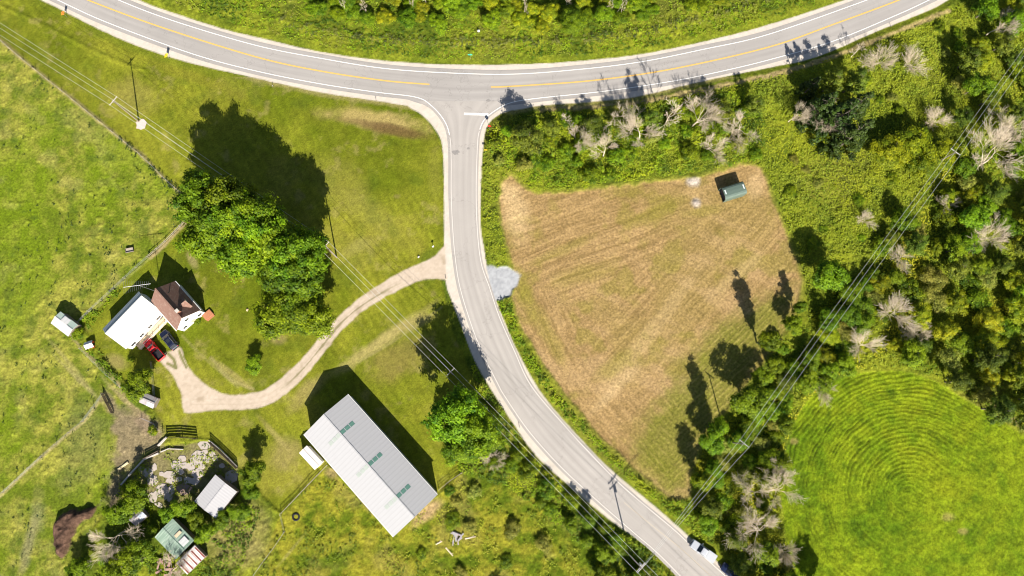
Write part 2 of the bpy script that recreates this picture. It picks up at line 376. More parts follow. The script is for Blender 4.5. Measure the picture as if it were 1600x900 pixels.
# mown hay field
def streak(ang, along, across, seed):
    a = R_(ang); x = U*math.cos(a)+V*math.sin(a); y = -U*math.sin(a)+V*math.cos(a)
    x = x+9*vn(U, V, 60, seed+1); y = y+7*(vn(U, V, 90, seed+2)-0.5)
    return 0.6*vn(x/along, y/across, 1.0, seed)+0.4*vn(x/along*1.7, y/across*1.9, 1.0, seed+5)
du_ = U-1080; dv_ = V-150
sA = streak(-20, 48, 2.4, 50); sB = streak(-47, 50, 2.3, 60)
edge = seg_dist(P, [(760,380),(802,470),(845,560),(910,647),(990,730),(1060,790)])
xx = edge+8*(vn(U, V, 60, 9)-0.5)
sC = 0.7*vn(xx/2.5, (U+V)/60.0, 1.0, 70)+0.3*vn(xx/1.8, (U+V)/30.0, 1.0, 71)
wB = ss(-20, 60, (U-900)*0.75+(V-420)*0.85-60); wC = ss(95, 50, edge)*ss(400, 480, V)
st = sA*(1-wB)+sB*wB; st = st*(1-wC)+sC*wC
f0 = mixn((0.225,0.148,0.056), (0.39,0.262,0.115), ss(0.12, 0.88, st*0.72+n2*0.28))
f0 = lay(f0, 0.55*ss(0.45, 0.68, fbm(GX, GY, 16, 81, 4)), mixn((0.20,0.15,0.040), (0.31,0.23,0.075), st))
f0 = lay(f0, 0.40*ss(0.52, 0.7, fbm(GX*0.7+GY, GY, 9, 83, 4)), (0.44,0.30,0.15))
f0 = lay(f0, 0.45*ss(0.55, 0.7, fbm(GX, GY, 7, 85, 4)), (0.20,0.18,0.025))
pale = [((790,300),22,16,0,0.6),((808,335),22,45,-5,0.7),((1015,520),14,150,38,0.3),((960,610),10,60,44,0.5),((1180,290),16,26,0,0.5),((1150,430),60,12,-40,0.3)]
for c, rx, ry, rot, am in pale: f0 = patch(f0, c, rx, ry, rot, (0.54,0.39,0.20), am*0.9, int(c[0])+11)
# greener corner with parallel drying rows
GC = [(1245,450),(1230,520),(1190,570),(1150,640),(1100,700),(1080,775),(1040,772),(980,705),(1010,655),(1050,605),(1085,545),(1130,505),(1180,470)]
mg = ss(-22, 26, sd(P, GC)+18*jit)
rows = 0.5+0.5*np.sin((U*0.68+V*0.73)*2*math.pi/7.5+1.5*jit)
rows2 = 0.5+0.5*np.sin((-U*0.74+V*0.67)*2*math.pi/8.0+1.5*jit)
wl = ss(1075, 1045, U+0.2*(V-650)); rr = rows*(1-wl)+rows2*wl
g0 = mixn((0.125,0.140,0.012), (0.29,0.25,0.065), ss(0.5, 0.95, rr*(0.55+0.45*n5))*0.6+0.4*n2)
f0 = lay(f0, mg*0.88, g0)
for c, rx, ry, rot, am in [((815,455),16,55,-20,0.55),((855,520),14,70,-28,0.4),((905,430),60,16,-15,0.3),((960,570),45,16,-40,0.4),((1030,330),60,12,-25,0.3),((880,390),60,10,-25,0.35),((1100,330),35,10,-8,0.35)]:
    f0 = patch(f0, c, rx, ry, rot, (0.20,0.19,0.02), am, int(c[0])+13)
for c, r in [((1083,281),12),((1087,317),9)]:
    f0 = patch(f0, c, r, r, 0, (0.42,0.37,0.33), 0.9, int(c[1]))
mf = ss(-3, 3, sdField+4.0*jit)
col = lay(col, 0.7*ss(-9, -2, sdField+3*jit), (0.20,0.20,0.03))
col = lay(col, mf, f0)
# round hay meadow
du = U-1420; dv = V-770; tt = np.clip((du*0.86+dv*0.52)/1.0, 0, 400); 
rd = np.hypot(du-tt*0.86, (dv-tt*0.52)*1.0)
rw = rd+8*(vn(U, V, 40, 91)-0.5)+2.2*(vn(U, V, 9, 92)-0.5)
ring = 0.5+0.5*np.sin(rw*2*math.pi/(6.6+0*rw)+1.8*np.sin(rw/23.0)); ring2 = 0.5+0.5*np.sin(rw*2*math.pi/32+1.0)
left = ss(120, -90, du+0.7*dv)*0.8+0.3*ss(40, -60, dv)
rg = mixn((0.082,0.148,0.004), (0.195,0.250,0.008), ss(0.2, 0.8, n2*0.5+0.5*n1))
rg = rg*(0.80+0.36*n5)[..., None]
rg = rg*(1-0.55*np.clip(left, 0, 1)*ss(0.55, 1.0, ring*0.5+ring2*0.5)*ss(0.3, 0.6, vn(U, V, 18, 95)))[..., None]
rg = lay(rg, 0.3*ss(0.55, 0.75, fbm(GX, GY, 12, 97, 4)), (0.23,0.235,0.008))
rg = lay(rg, 0.45*ss(0.66, 0.82, fbm(GX, GY, 2.5, 98, 3)), (0.04,0.085,0.004))
for c, r in [((1480,808),12),((1505,830),9),((1240,690),8)]: rg = patch(rg, c, r, r*0.7, 0, (0.30,0.24,0.08), 0.6, int(c[1]))
col = lay(col, ss(-2, 2, sdRound+2*jit), rg)
col = lay(col, 0.6*ss(7, 1, seg_dist(P, [(1548,632),(1600,668),(1640,700)])+3*jit), (0.38,0.29,0.15))
# grass verges along the tarmac
vg = ss(-17, -3, sdTop+3*jit)*ss(0, -2, sdTop)
col = lay(col, 0.75*vg*(V > 0)*(V < (TOP_MID := 130)), mixn((0.085,0.125,0.006), (0.16,0.18,0.015), n2))
col = lay(col, 0.6*ss(-9, -2, sdTop+3*jit)*(V > 120), (0.30,0.25,0.10))
col = lay(col, 0.7*ss(5, 1.5, seg_dist(P, spline([(845,172),(925,168),(1000,160),(1075,145),(1150,130),(1260,103),(1390,55),(1480,18)]))+4*jit), (0.38,0.28,0.14))
# ground under trees along the top and in the woods
# broken slabs yard
col = lay(col, ss(-1, 3, sdStone+2*jit), mixn((0.13,0.14,0.025), (0.23,0.19,0.10), n2))
# heap
col = lay(col, ss(-1, 2, sdMound+2*jit), mixn((0.040,0.024,0.017), (0.15,0.088,0.062), n3*0.5+n2*0.5))
# gravel: shoulders, drive, pad
gr = mixn((0.48,0.43,0.37), (0.60,0.54,0.475), n3*0.3+n2*0.7)
mroad = ss(-1.0, 0.8, sdRoad+0.7*jit)
col = lay(col, mroad, gr)
md = ss(-2, 1.5, sdDr+2.2*jit)
drc = mixn((0.42,0.34,0.26), (0.56,0.47,0.38), n3*0.4+n2*0.6)
drc = lay(drc, 0.5*ss(0.62, 0.8, fbm(GX, GY, 2.5, 111, 3)), (0.28,0.22,0.14))
mid = seg_dist(P, spline([(300,628),(400,626),(436,610),(470,580),(500,545),(530,508),(562,480),(605,453),(640,436)]))
drc = lay(drc, 0.22*ss(1.6, 0.4, np.abs(mid-3.6)+1.0*jit), (0.33,0.27,0.20))
drc = lay(drc, 0.75*ss(2.2, 0.5, mid+2.0*jit)*ss(430, 470, U)*ss(640, 590, U), (0.15,0.14,0.05))
for s_ in ([(262,568),(275,575),(272,562),(262,552)],[(280,548),(284,560),(291,574)]):
    drc = lay(drc, 0.85*ss(3.4, 1.2, seg_dist(P, s_)+jit), (0.13,0.14,0.03))
col = lay(col, md*ss(3, 0, sdSide), drc)
mpad = ss(-3, 2, sdPad+5*jit)
col = lay(col, mpad*ss(2, 0, sdSide), mixn((0.27,0.28,0.30), (0.44,0.45,0.47), n3*0.6+n2*0.4))
col = np.clip(col*(1+(0.26*n3-0.13+(0.50-0.24*mf)*(n0-0.5))*(1-0.8*np.maximum.reduce([mroad, md, mpad])))[..., None], 0.002, 0.9)

# heights
flat = np.maximum.reduce([mroad, md, mpad, ss(-4, 2, sdStone)])
soft = np.maximum.reduce([ml*0.97, mp_*0.80, mf*0.86, ss(-2, 2, sdRound)*0.68, m2_*0.25])
soft = np.where(sdPad2 > 0, 0.25, soft)
Z = hgt*(1-soft)*(1-flat)*ss(0, -10, sdRoad)
Z = Z+0.07*(st-0.3)*mf*(1-mg)+0.06*(ss(0.4, 1, rr)-0.2)*mg*mf+0.03*n0*mf
Z = Z+ss(-2, 2, sdRound)*(-0.16*np.clip(left, 0, 1)*ss(0.5, 1, ring)+0.08*n5+0.07*n0)
Z = Z+mp_*0.22*ss(0.62, 0.85, n5*0.5+n2*0.5)
ms = ss(0, 8, sdMound)
Z = Z+ms*(0.7+1.0*n2+0.5*n5+0.15*n0)
for c, r, h in [((1083,281),9,0.55),((1087,317),7,0.45)]:
    Z = Z+h*ss(r, 1, np.hypot(U-c[0], V-c[1])+2*jit)
Z = np.where(flat > 0.5, 0.0, Z)
# long shallow ditch with its bank along the big road
Z = Z+0.5*ss(6, 0, np.abs(sdTop+34))*(V < 110)*0.4
Z = Z.astype(np.float32)

def Zat(x, y):
    i = min(max(int((x-X0)/STEP), 0), NX-1); j = min(max(int((y-Y0)/STEP), 0), NY-1)
    return float(Z[j, i])

def cc(a): return 0.25*(a[:-1, :-1]+a[1:, :-1]+a[:-1, 1:]+a[1:, 1:])
zone = np.zeros((NY-1, NX-1), int)                     # 0 rough ground
ZN = ['rough_meadow', 'lawn', 'pasture', 'paddock', 'mown_hay_field', 'round_hay_meadow', 'gravel_shoulder', 'gravel_drive', 'gravel_pad', 'slab_yard_ground', 'soil_heap', 'roadside_verge']
zone[(cc(sdTop) > -45) & (cc(V) < 110)] = 11
zone[cc(sdLawn) > 0] = 1; zone[cc(sdPast) > 0] = 2; zone[cc(sdPad2) > 0] = 3; zone[cc(sdField) > 0] = 4
zone[cc(sdRound) > 0] = 5; zone[cc(sdStone) > 0] = 9; zone[cc(sdMound) > 0] = 10
zone[cc(sdPad+5*jit) > 0] = 8; zone[cc(sdDr) > 0] = 7; zone[cc(sdRoad) > 0] = 6
TM = attr_mat('ground_cover', lo=0.52, hi=1.42, bumpy=0.7, fs=1.8)
TG = attr_mat('loose_gravel', lo=0.92, hi=1.06, bumpy=0.3, fs=6.0)
TL = attr_mat('short_grass', lo=0.62, hi=1.30, bumpy=0.5, fs=3.2)
idx = np.arange(NX*NY).reshape(NY, NX)
quads = np.stack([idx[:-1, :-1], idx[:-1, 1:], idx[1:, 1:], idx[1:, :-1]], -1)
VV = np.stack([GX, GY, Z], -1).reshape(-1, 3); CC = col.reshape(-1, 3)
for z_, nm in enumerate(ZN):
    q = quads[zone == z_]
    if not len(q): continue
    used, inv = np.unique(q.ravel(), return_inverse=True)
    me = fast_mesh(nm, VV[used], inv.reshape(-1, 4), TG if z_ in (6, 7, 8) else (TL if z_ == 1 else TM), CC[used], smooth=True)
    o = link(nm, me)
    if nm == 'soil_heap': tag(o, 'crescent of dark red-brown manure and soil heaped in the pasture', 'heap')
    else: tag(o, kind='structure')
# the land beyond the surveyed sheet
FAR = mat('far_land', (0.11,0.13,0.02), 0.95, var=0.5, scale=0.05)
b_ = MB(); b_.add([(-3000,-3000,-0.35),(3000,-3000,-0.35),(3000,3000,-0.35),(-3000,3000,-0.35)], [(0,1,2,3)])
tag(b_.build('ground', FAR), kind='structure')

# ------------------------------------------------------------------ tarmac and paint
def offs(pts, d):
    """shift a survey line sideways by d survey units"""
    out = []
    for i, p in enumerate(pts):
        a = pts[max(i-1, 0)]; b = pts[min(i+1, len(pts)-1)]
        dx, dy = b[0]-a[0], b[1]-a[1]; L = math.hypot(dx, dy) or 1
        out.append((p[0]-dy/L*d, p[1]+dx/L*d))
    return out
def ngon(name, pts, z, m):
    vs = [G(u, v, 0) for u, v in pts]; vs = [(p.x, p.y, z) for p in vs]
    import mathutils
    me = bpy.data.meshes.new(name)
    tri = mathutils.geometry.tessellate_polygon([[Vector(p) for p in vs]])
    me.from_pydata(vs, [], [tuple(t) for t in tri]); me.update(); me.materials.append(m)
    import bmesh
    bm = bmesh.new(); bm.from_mesh(me); bmesh.ops.recalc_face_normals(bm, faces=bm.faces)
    for f in bm.faces:
        if f.normal.z < 0: f.normal_flip()
    bm.to_mesh(me); bm.free()
    return link(name, me)
def asphalt(name, col, seed):
    m, nt, bs = new_mat(name)
    c = mixc(nt, noise(nt, 0.35, 6, 0.6), tuple(x*0.88 for x in col), tuple(x*1.06 for x in col))
    c = mixc(nt, ramp(nt, noise(nt, 9, 4, 0.8), 0.35, 0.7), tuple(x*0.9 for x in col), c)
    vo = nt.nodes.new('ShaderNodeTexVoronoi'); vo.feature = 'DISTANCE_TO_EDGE'; vo.inputs['Scale'].default_value = 0.09
    tc = nt.nodes.new('ShaderNodeTexCoord'); dn = nt.nodes.new('ShaderNodeTexNoise'); dn.inputs['Scale'].default_value = 0.5; dn.inputs['Detail'].default_value = 6
    nt.links.new(tc.outputs['Object'], dn.inputs['Vector']); av = nt.nodes.new('ShaderNodeVectorMath'); av.operation = 'MULTIPLY_ADD'; av.inputs[1].default_value = (7, 7, 7)
    nt.links.new(dn.outputs['Color'], av.inputs[0]); nt.links.new(tc.outputs['Object'], av.inputs[2]); nt.links.new(av.outputs[0], vo.inputs['Vector'])
    c = mixc(nt, ramp(nt, vo.outputs['Distance'], 0.004, 0.012), tuple(x*0.80 for x in col), c)
    if seed < 3:
        at = nt.nodes.new('ShaderNodeAttribute'); at.attribute_name = 'Col'; c = mixc(nt, 1.0, c, at.outputs['Color'], 'MULTIPLY')
    c = mixc(nt, ramp(nt, noise(nt, 0.16, 8, 0.75), 0.60, 0.72), c, tuple(x*0.82 for x in col))
    nt.links.new(c, bs.inputs['Base Color']); bs.inputs['Roughness'].default_value = 0.85
    bs.inputs['Specular IOR Level'].default_value = 0.2
    bump(nt, bs, noise(nt, 30, 3, 0.8), 0.2, 0.02); return m
ASA = asphalt('worn_asphalt_grey', (0.345,0.325,0.31), 1); ASB = asphalt('worn_asphalt_pale', (0.385,0.358,0.335), 2)
def resample(pts, n):
    p = np.array(pts, float); d = np.r_[0, np.cumsum(np.hypot(*np.diff(p, axis=0).T))]
    t = np.linspace(0, d[-1], n); return list(zip(np.interp(t, d, p[:, 0]), np.interp(t, d, p[:, 1])))
def ribbon(name, A, B, z, m, n=160):
    A = resample(A, n); B = resample(B, n); vs = []; fs = []; kk = []; K = 31
    for a, b in zip(A, B):
        for j in range(K):
            k = j/(K-1); p = G(a[0]+(b[0]-a[0])*k, a[1]+(b[1]-a[1])*k); vs.append((p.x, p.y, z)); kk.append(k)
    for i in range(n-1):
        for k in range(K-1): fs.append((K*i+k, K*i+K+k, K*i+K+1+k, K*i+1+k))
    va = np.array(vs); kk = np.array(kk); tr = sum(np.exp(-((kk-c)/0.045)**2) for c in (0.2, 0.39, 0.61, 0.80))
    ed = ss(0.10, 0.0, np.minimum(kk, 1-kk)); md = np.exp(-((kk-0.5)/0.03)**2)
    w = 1.0+0.10*tr*(0.3+0.9*vn(va[:, 0], va[:, 1], 14, 5))-0.05*md-0.06*ed*vn(va[:, 0], va[:, 1], 3, 6)+0.16*(fbm(va[:, 0], va[:, 1], 7, 7, 4)-0.5)+0.10*(vn(kk*40, np.arange(len(kk))//K/9.0, 1, 8)-0.5)
    me = fast_mesh(name, va, fs, m, np.repeat(w[:, None], 3, 1))
    if me.polygons[0].normal.z < 0: me.flip_normals()
    return tag(link(name, me), kind='structure')
low_l = [p for p in offs(WH_L, 6) if p[0] < 640]; low_r = [p for p in offs(WH_R, -6) if p[0] > 840 and p[1] < 200][::-1]
ribbon('main_road', offs(WH_U, -6.5), low_l+[(655,162),(700,168),(745,169),(800,164.5)]+low_r, 0.045, ASA)
ribbon('side_road', [(652,158),(662,164)]+[p for p in offs(WH_L, 4.5) if p[1] > 168 and p[0] > 660], [(815,158),(800,163)]+[p for p in offs(WH_R, -3.0) if p[1] > 165 and p[0] < 1200 and (p[0] < 800 or p[1] > 300)], 0.052, ASB)
def paint(name, col, rough=0.6, wear=0.4):
    m, nt, bs = new_mat(name)
    d = ramp(nt, noise(nt, 3.0, 6, 0.8), 0.62-0.2*wear, 0.75)
    c = mixc(nt, d, col, tuple(x*0.75+0.08 for x in col)); nt.links.new(c, bs.inputs['Base Color']); bs.inputs['Roughness'].default_value = rough
    return m
PW = paint('white_road_paint', (0.78,0.77,0.74)); PWF = paint('faded_white_road_paint', (0.62,0.58,0.54), wear=0.9); PY = paint('yellow_road_paint', (0.70,0.42,0.10))
PYF = paint('worn_yellow_road_paint', (0.47,0.40,0.30), wear=0.9)
def strip(name, pts, w, z, m):
    q = [G(u, v, 0) for u, v in pts]; vs = []; fs = []
    for i, p in enumerate(q):
        a = q[max(i-1, 0)]; b = q[min(i+1, len(q)-1)]; d = (b-a); d.z = 0; d.normalize(); n = Vector((-d.y, d.x, 0))*w/2
        vs += [(p.x-n.x, p.y-n.y, z), (p.x+n.x, p.y+n.y, z)]
    for i in range(len(q)-1): fs.append((2*i, 2*i+2, 2*i+3, 2*i+1))
    me = bpy.data.meshes.new(name); me.from_pydata(vs, [], fs); me.update(); me.materials.append(m); return tag(link(name, me), kind='structure')
strip('road_edge_line', WH_U, 0.20, 0.062, PW)
strip('road_edge_line', [p for p in WH_L if p[1] < 215 or p[0] < 640], 0.19, 0.062, PW)
strip('road_edge_line', [p for p in WH_R if p[1] < 205], 0.19, 0.062, PW)
strip('road_edge_line', [p for p in WH_L if p[1] > 214 and p[0] > 690], 0.15, 0.062, PWF)
strip('road_edge_line', [p for p in WH_R if p[1] > 204], 0.15, 0.062, PWF)
strip('road_centre_line', YEL_A, 0.34, 0.062, PY); strip('road_centre_line', YEL_B, 0.34, 0.062, PY)
strip('road_centre_line', spline([(975,785),(1020,822),(1065,858),(1100,890),(1130,920)]), 0.13, 0.062, PYF)
strip('stop_line', [(725,178),(763,179)], 0.62, 0.067, PW)
_pr = random.Random(2)
for _c, _r in (((712,238), 6.5), ((732,232), 2.6), ((763,157), 3.5)):
    _p = [(_c[0]+_r*math.cos(k*0.45)*_pr.uniform(0.55, 1.15), _c[1]+_r*0.75*math.sin(k*0.45)*_pr.uniform(0.55, 1.15)) for k in range(14)]
    tag(ngon('road_patch', _p, 0.058, asphalt('dark_patch', (0.27,0.255,0.245), 3)), kind='structure')
# ------------------------------------------------------------------ vegetation prototypes
LEAF = leaf_mat('foliage', 0.018, 0.25); LEAFD = leaf_mat('shade_dark_needles', 0.012, 0.25, 0.12); LEAFP = leaf_mat('undergrowth_leaves', 0.0, 0.0, 0.38)
BARK = mat('bark', (0.15,0.125,0.10), 0.9, var=0.4, scale=6); BARKD = mat('weathered_dead_wood', (0.66,0.56,0.42), 0.85, var=0.3, scale=5)
BARKW = mat('pale_bark', (0.50,0.46,0.40), 0.8, var=0.35, scale=5)
def rdir(rg, n):
    v = rg.normal(size=(n, 3)); return v/np.linalg.norm(v, axis=1)[:, None]
def cards(rg, c, nrm, size, aspect=0.75):
    """one bent leaf-cluster face per centre, facing nrm"""
    n = len(c)
    t = np.cross(nrm, rdir(rg, n)); t /= np.linalg.norm(t, axis=1)[:, None]+1e-9
    b = np.cross(nrm, t)
    s = (size*rg.uniform(0.6, 1.35, n))[:, None]*0.5
    V_ = np.stack([c-t*s, c-b*s*aspect*0.9, c+t*s*1.05, c+b*s*aspect], 1)
    V_ += nrm[:, None, :]*rg.uniform(-0.25, 0.25, (n, 4))[:, :, None]*s[:, None, :]
    return V_
def crown_mesh(name, seed, R, H, base, nclump, per, leaf, colA, colB, m, shape='round', cr=(0.22, 0.36), flat=0.75, fill=0.1, zmin=-0.45):
    """crown of radius R between heights base and H"""
    rg = np.random.default_rng(seed); cs_ = []; rs = []
    cz = (base+H)/2; hz = (H-base)/2
    k = 0
    lob = rg.uniform(0, 2*math.pi, 3)
    while len(cs_) < nclump:
        d = rdir(rg, 1)[0]
        if shape == 'cone':
            z = rg.uniform(0, 1)**1.25; a = rg.uniform(0, 2*math.pi); r = R*(1-z)**0.85*rg.uniform(0.55, 1.0)
            cs_.append((r*math.cos(a), r*math.sin(a), base+z*(H-base)*0.96)); rs.append(R*rg.uniform(*cr)*(1.1-0.75*z)); continue
        if d[2] < zmin: continue
        a = math.atan2(d[1], d[0])
        lobe = 1+0.16*math.sin(2*a+lob[0])+0.13*math.sin(3*a+lob[1])+0.08*math.sin(5*a+lob[2])
        r = rg.uniform(0.52, 0.90)*lobe
        if rg.uniform() < fill: r *= 0.5
        cs_.append((d[0]*R*r, d[1]*R*r, cz+d[2]*hz*min(r, 1.0)*0.92)); rs.append(R*rg.uniform(*cr))
    Vs = []; Cs = []
    for c, r in zip(cs_, rs):
        n = max(8, int(per*(r/R/np.mean(cr))**2))
        d = rdir(rg, n); d[:, 2] = np.where(d[:, 2] < -0.3, -d[:, 2], d[:, 2])
        rad = r*np.clip(np.abs(rg.normal(0.72, 0.30, n)), 0.1, 1.55)
        p = np.array(c)+d*rad[:, None]*np.array([1, 1, flat])
        p[:, 2] = np.maximum(p[:, 2], 0.12)
        out = (np.array(c)-np.array([0, 0, cz]))/np.array([R, R, hz])
        nr = d*0.8+out*0.5+np.array([0, 0, 0.35])+rdir(rg, n)*0.55; nr /= np.linalg.norm(nr, axis=1)[:, None]
        Vs.append(cards(rg, p, nr, leaf))
        t = np.clip(rg.uniform(0, 1)+rg.normal(0, 0.18, n), 0, 1)[:, None]
        cc_ = np.array(colA)*(1-t)+np.array(colB)*t
        cc_ *= rg.uniform(0.7, 1.3, n)[:, None]
        Cs.append(np.repeat(cc_, 4, 0))
    V_ = np.concatenate(Vs).reshape(-1, 3); C_ = np.concatenate(Cs)
    return fast_mesh(name, V_, np.arange(len(V_)).reshape(-1, 4), m, C_)
def grow(mb, rg, p, d, L, r, depth, spread, nb, twig=0.015, up=0.15, n=5):
    seg = 3; q = Vector(p); d = Vector(d).normalized()
    for i in range(seg):
        nd = (d+Vector(rg.normal(0, 0.09, 3))+Vector((0, 0, up*0.3))).normalized(); e = q+nd*L/seg
        r1 = max(r*(1-0.22), twig); mb.tube(q, e, r, r1, n=n if r > 0.05 else 3, cap=False)
        if depth > 0 and (i > 0 or depth < 3):
            for _ in range(nb if i == seg-1 else max(1, nb-1)):
                side = Vector(rg.normal(0, 1, 3)); side = (side-nd*side.dot(nd)).normalized()
                bd = (nd*math.cos(spread)+side*math.sin(spread)+Vector((0, 0, up))).normalized()
                grow(mb, rg, e, bd, L*rg.uniform(0.55, 0.8), max(r1*0.55, twig), depth-1, spread*rg.uniform(0.8, 1.15), nb, twig, up, n)
        q = e; r = r1; d = nd
def mesh_of(mb, name, m):
    me = bpy.data.meshes.new(name); me.from_pydata([tuple(p) for p in mb.v], [], mb.f); me.update(); me.materials.append(m)
    for p in me.polygons: p.use_smooth = True
    return me
def trunk_mesh(seed, H, r, limbs=6, R=3.0, m=None, lean=0.0):
    rg = np.random.default_rng(seed); mb = MB(); q = Vector((0, 0, -0.2)); d = Vector((lean, 0, 1)).normalized(); n = 6
    for i in range(n):
        nd = (d+Vector(rg.normal(0, 0.05, 3))).normalized(); e = q+nd*H/n; r1 = r*(1-0.85*(i+1)/n)+0.02
        mb.tube(q, e, r*(1-0.85*i/n)+0.02, r1, n=7, cap=i == 0)
        if i >= 2:
            for k in range(max(1, limbs//4)):
                a = rg.uniform(0, 2*math.pi); bd = Vector((math.cos(a), math.sin(a), 0.55)).normalized()
                mb.tube(e, e+bd*R*0.75*rg.uniform(0.6, 1), r1*0.6, 0.02, n=5, cap=False)
        q = e; d = nd
    return mesh_of(mb, 'trunk', m or BARK)
def dead_meshes(seed, H, r, nl, spreadR, depth=3, nb=2, twig=0.022, spread=0.7, m=None, up=0.15):
    rg = np.random.default_rng(seed); tb = MB(); bb = MB()
    q = Vector((0, 0, -0.1)); d = Vector((0, 0, 1)); n = 5
    for i in range(n):
        nd = (d+Vector(rg.normal(0, 0.07, 3))).normalized(); e = q+nd*H*0.8/n; r1 = r*(1-0.8*(i+1)/n)+0.02
        tb.tube(q, e, r*(1-0.8*i/n)+0.02, r1, n=6, cap=i == 0)
        if i >= 1:
            for k in range(nl):
                a = rg.uniform(0, 2*math.pi); el = rg.uniform(0.35, 1.0)
                bd = Vector((math.cos(a), math.sin(a), el)).normalized()
                grow(bb, rg, e, bd, spreadR*rg.uniform(0.4, 0.62)*(1.15-0.1*i), max(r1*0.6, 0.03), depth-1, spread, nb, twig, up)
        q = e; d = nd
    return mesh_of(tb, 'trunk', m or BARKD), mesh_of(bb, 'branches', m or BARKD)
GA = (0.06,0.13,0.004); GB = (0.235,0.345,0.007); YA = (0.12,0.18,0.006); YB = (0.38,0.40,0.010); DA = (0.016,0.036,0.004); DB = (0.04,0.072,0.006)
OA = (0.14,0.18,0.022); OB = (0.38,0.39,0.065); FA = (0.07,0.115,0.010); FB = (0.24,0.30,0.025)
PROTO = {}
# kind: (crown name, crown mesh, trunk mesh, nominal R, nominal H)
for i in range(3):
    PROTO['maple%d' % i] = [('trunk', trunk_mesh(10+i, 11, 0.36, 8, 4.5)), ('crown', crown_mesh('crown', 20+i, 5.0, 15.0, 3.0, 112, 140, 0.40, GA, GB, LEAF, cr=(0.15, 0.27)))]+[5.0, 15.0]
for i in range(2):
    PROTO['yellowtree%d' % i] = [('trunk', trunk_mesh(30+i, 8, 0.25, 8, 3.0)), ('crown', crown_mesh('crown', 40+i, 3.6, 10.0, 1.6, 74, 110, 0.33, YA, YB, LEAF, cr=(0.16, 0.29)))]+[3.6, 10.0]
for i in range(2):
    PROTO['ash%d' % i] = [('trunk', trunk_mesh(50+i, 8, 0.2, 8, 2.5)), ('crown', crown_mesh('crown', 60+i, 3.2, 10.0, 1.2, 68, 110, 0.32, GA, GB, LEAF, cr=(0.18, 0.3)))]+[3.2, 10.0]
for i in range(3):
    PROTO['shrub%d' % i] = [('stems', trunk_mesh(70+i, 2.4, 0.09, 8, 1.2)), ('crown', crown_mesh('crown', 80+i, 2.2, 3.6, 0.1, 38, 80, 0.26, GA, (0.27,0.36,0.008), LEAF, cr=(0.2, 0.38)))]+[2.2, 3.6]
for i in range(2):
    PROTO['olive%d' % i] = [('stems', trunk_mesh(90+i, 3.6, 0.10, 8, 1.5)), ('crown', crown_mesh('crown', 100+i, 2.6, 5.0, 0.1, 46, 80, 0.25, OA, OB, LEAF, cr=(0.16, 0.32)))]+[2.6, 5.0]
PROTO['dark0'] = [('trunk', trunk_mesh(110, 12, 0.26, 8, 2.4)), ('crown', crown_mesh('crown', 112, 3.4, 14.0, 0.6, 120, 80, 0.34, DA, DB, LEAFD, shape='cone', cr=(0.16, 0.26)))]+[3.4, 14.0]  # near-black crown colour carries the shade of the upper right stand
for i in range(2):
    PROTO['slim%d' % i] = [('trunk', trunk_mesh(150+i, 10, 0.16, 4, 1.0)), ('crown', crown_mesh('crown', 152+i, 1.9, 12.0, 0.8, 80, 70, 0.30, GA, (0.24,0.33,0.006), LEAF, cr=(0.2, 0.42), zmin=-1.0, fill=0.2))]+[1.9, 12.0]
PROTO['forest0'] = [('trunk', trunk_mesh(114, 10, 0.25, 8, 3)), ('crown', crown_mesh('crown', 115, 3.6, 11.0, 1.0, 64, 100, 0.34, FA, FB, LEAF, cr=(0.16, 0.3)))]+[3.6, 11.0]
for i in range(3):
    a_, b_ = dead_meshes(120+i, 8.0, 0.15, 2, 4.4, depth=4, nb=3, twig=0.010, spread=0.5)
    PROTO['dead%d' % i] = [('trunk', a_), ('branches', b_)]+[3.3, 8.5]
for i in range(2):
    a_, b_ = dead_meshes(130+i, 3.0, 0.06, 3, 3.4, depth=3, nb=4, twig=0.009, spread=0.5)
    PROTO['brush%d' % i] = [('stems', a_), ('twigs', b_)]+[2.3, 3.5]
a_, b_ = dead_meshes(140, 12.0, 0.15, 2, 3.2, depth=4, nb=2, twig=0.022, spread=0.6)
PROTO['tallbare0'] = [('trunk', a_), ('branches', b_)]+[2.6, 12.0]
_rs = random.Random(5)
def plant(kind, u, v, R, H, label, cat='tree', group=None, name=None, zf=0.6, lean=None):
    """tree whose crown middle shows at (u, v) in the survey; R in metres"""
    ks = [k for k in PROTO if k.rstrip('0123456789') == kind]; pr = PROTO[_rs.choice(ks)]
    g = G(u, v, H*zf)
    nm = name or {'maple': 'maple_tree', 'yellowtree': 'broadleaf_tree', 'ash': 'broadleaf_tree', 'shrub': 'shrub', 'olive': 'shrub', 'dark': 'shade_conifer', 'forest': 'broadleaf_tree', 'slim': 'slender_tree', 'dead': 'dead_tree', 'brush': 'dead_shrub', 'tallbare': 'bare_tree'}[kind]
    if kind == 'maple': H *= 1.34; R *= 1.12
    if kind in ('ash', 'forest'): H *= 1.1
    root = empty(nm, (g.x, g.y, 0), _rs.uniform(0, 6.28), label, cat, group)
    s = R/pr[2]; root.scale = (s*_rs.uniform(0.92, 1.08), s*_rs.uniform(0.92, 1.08), H/pr[3])
    if lean: root.rotation_euler = (lean[0], lean[1], root.rotation_euler[2])
    for pn, me in pr[:2]:
        link(pn, me, root)
    return root

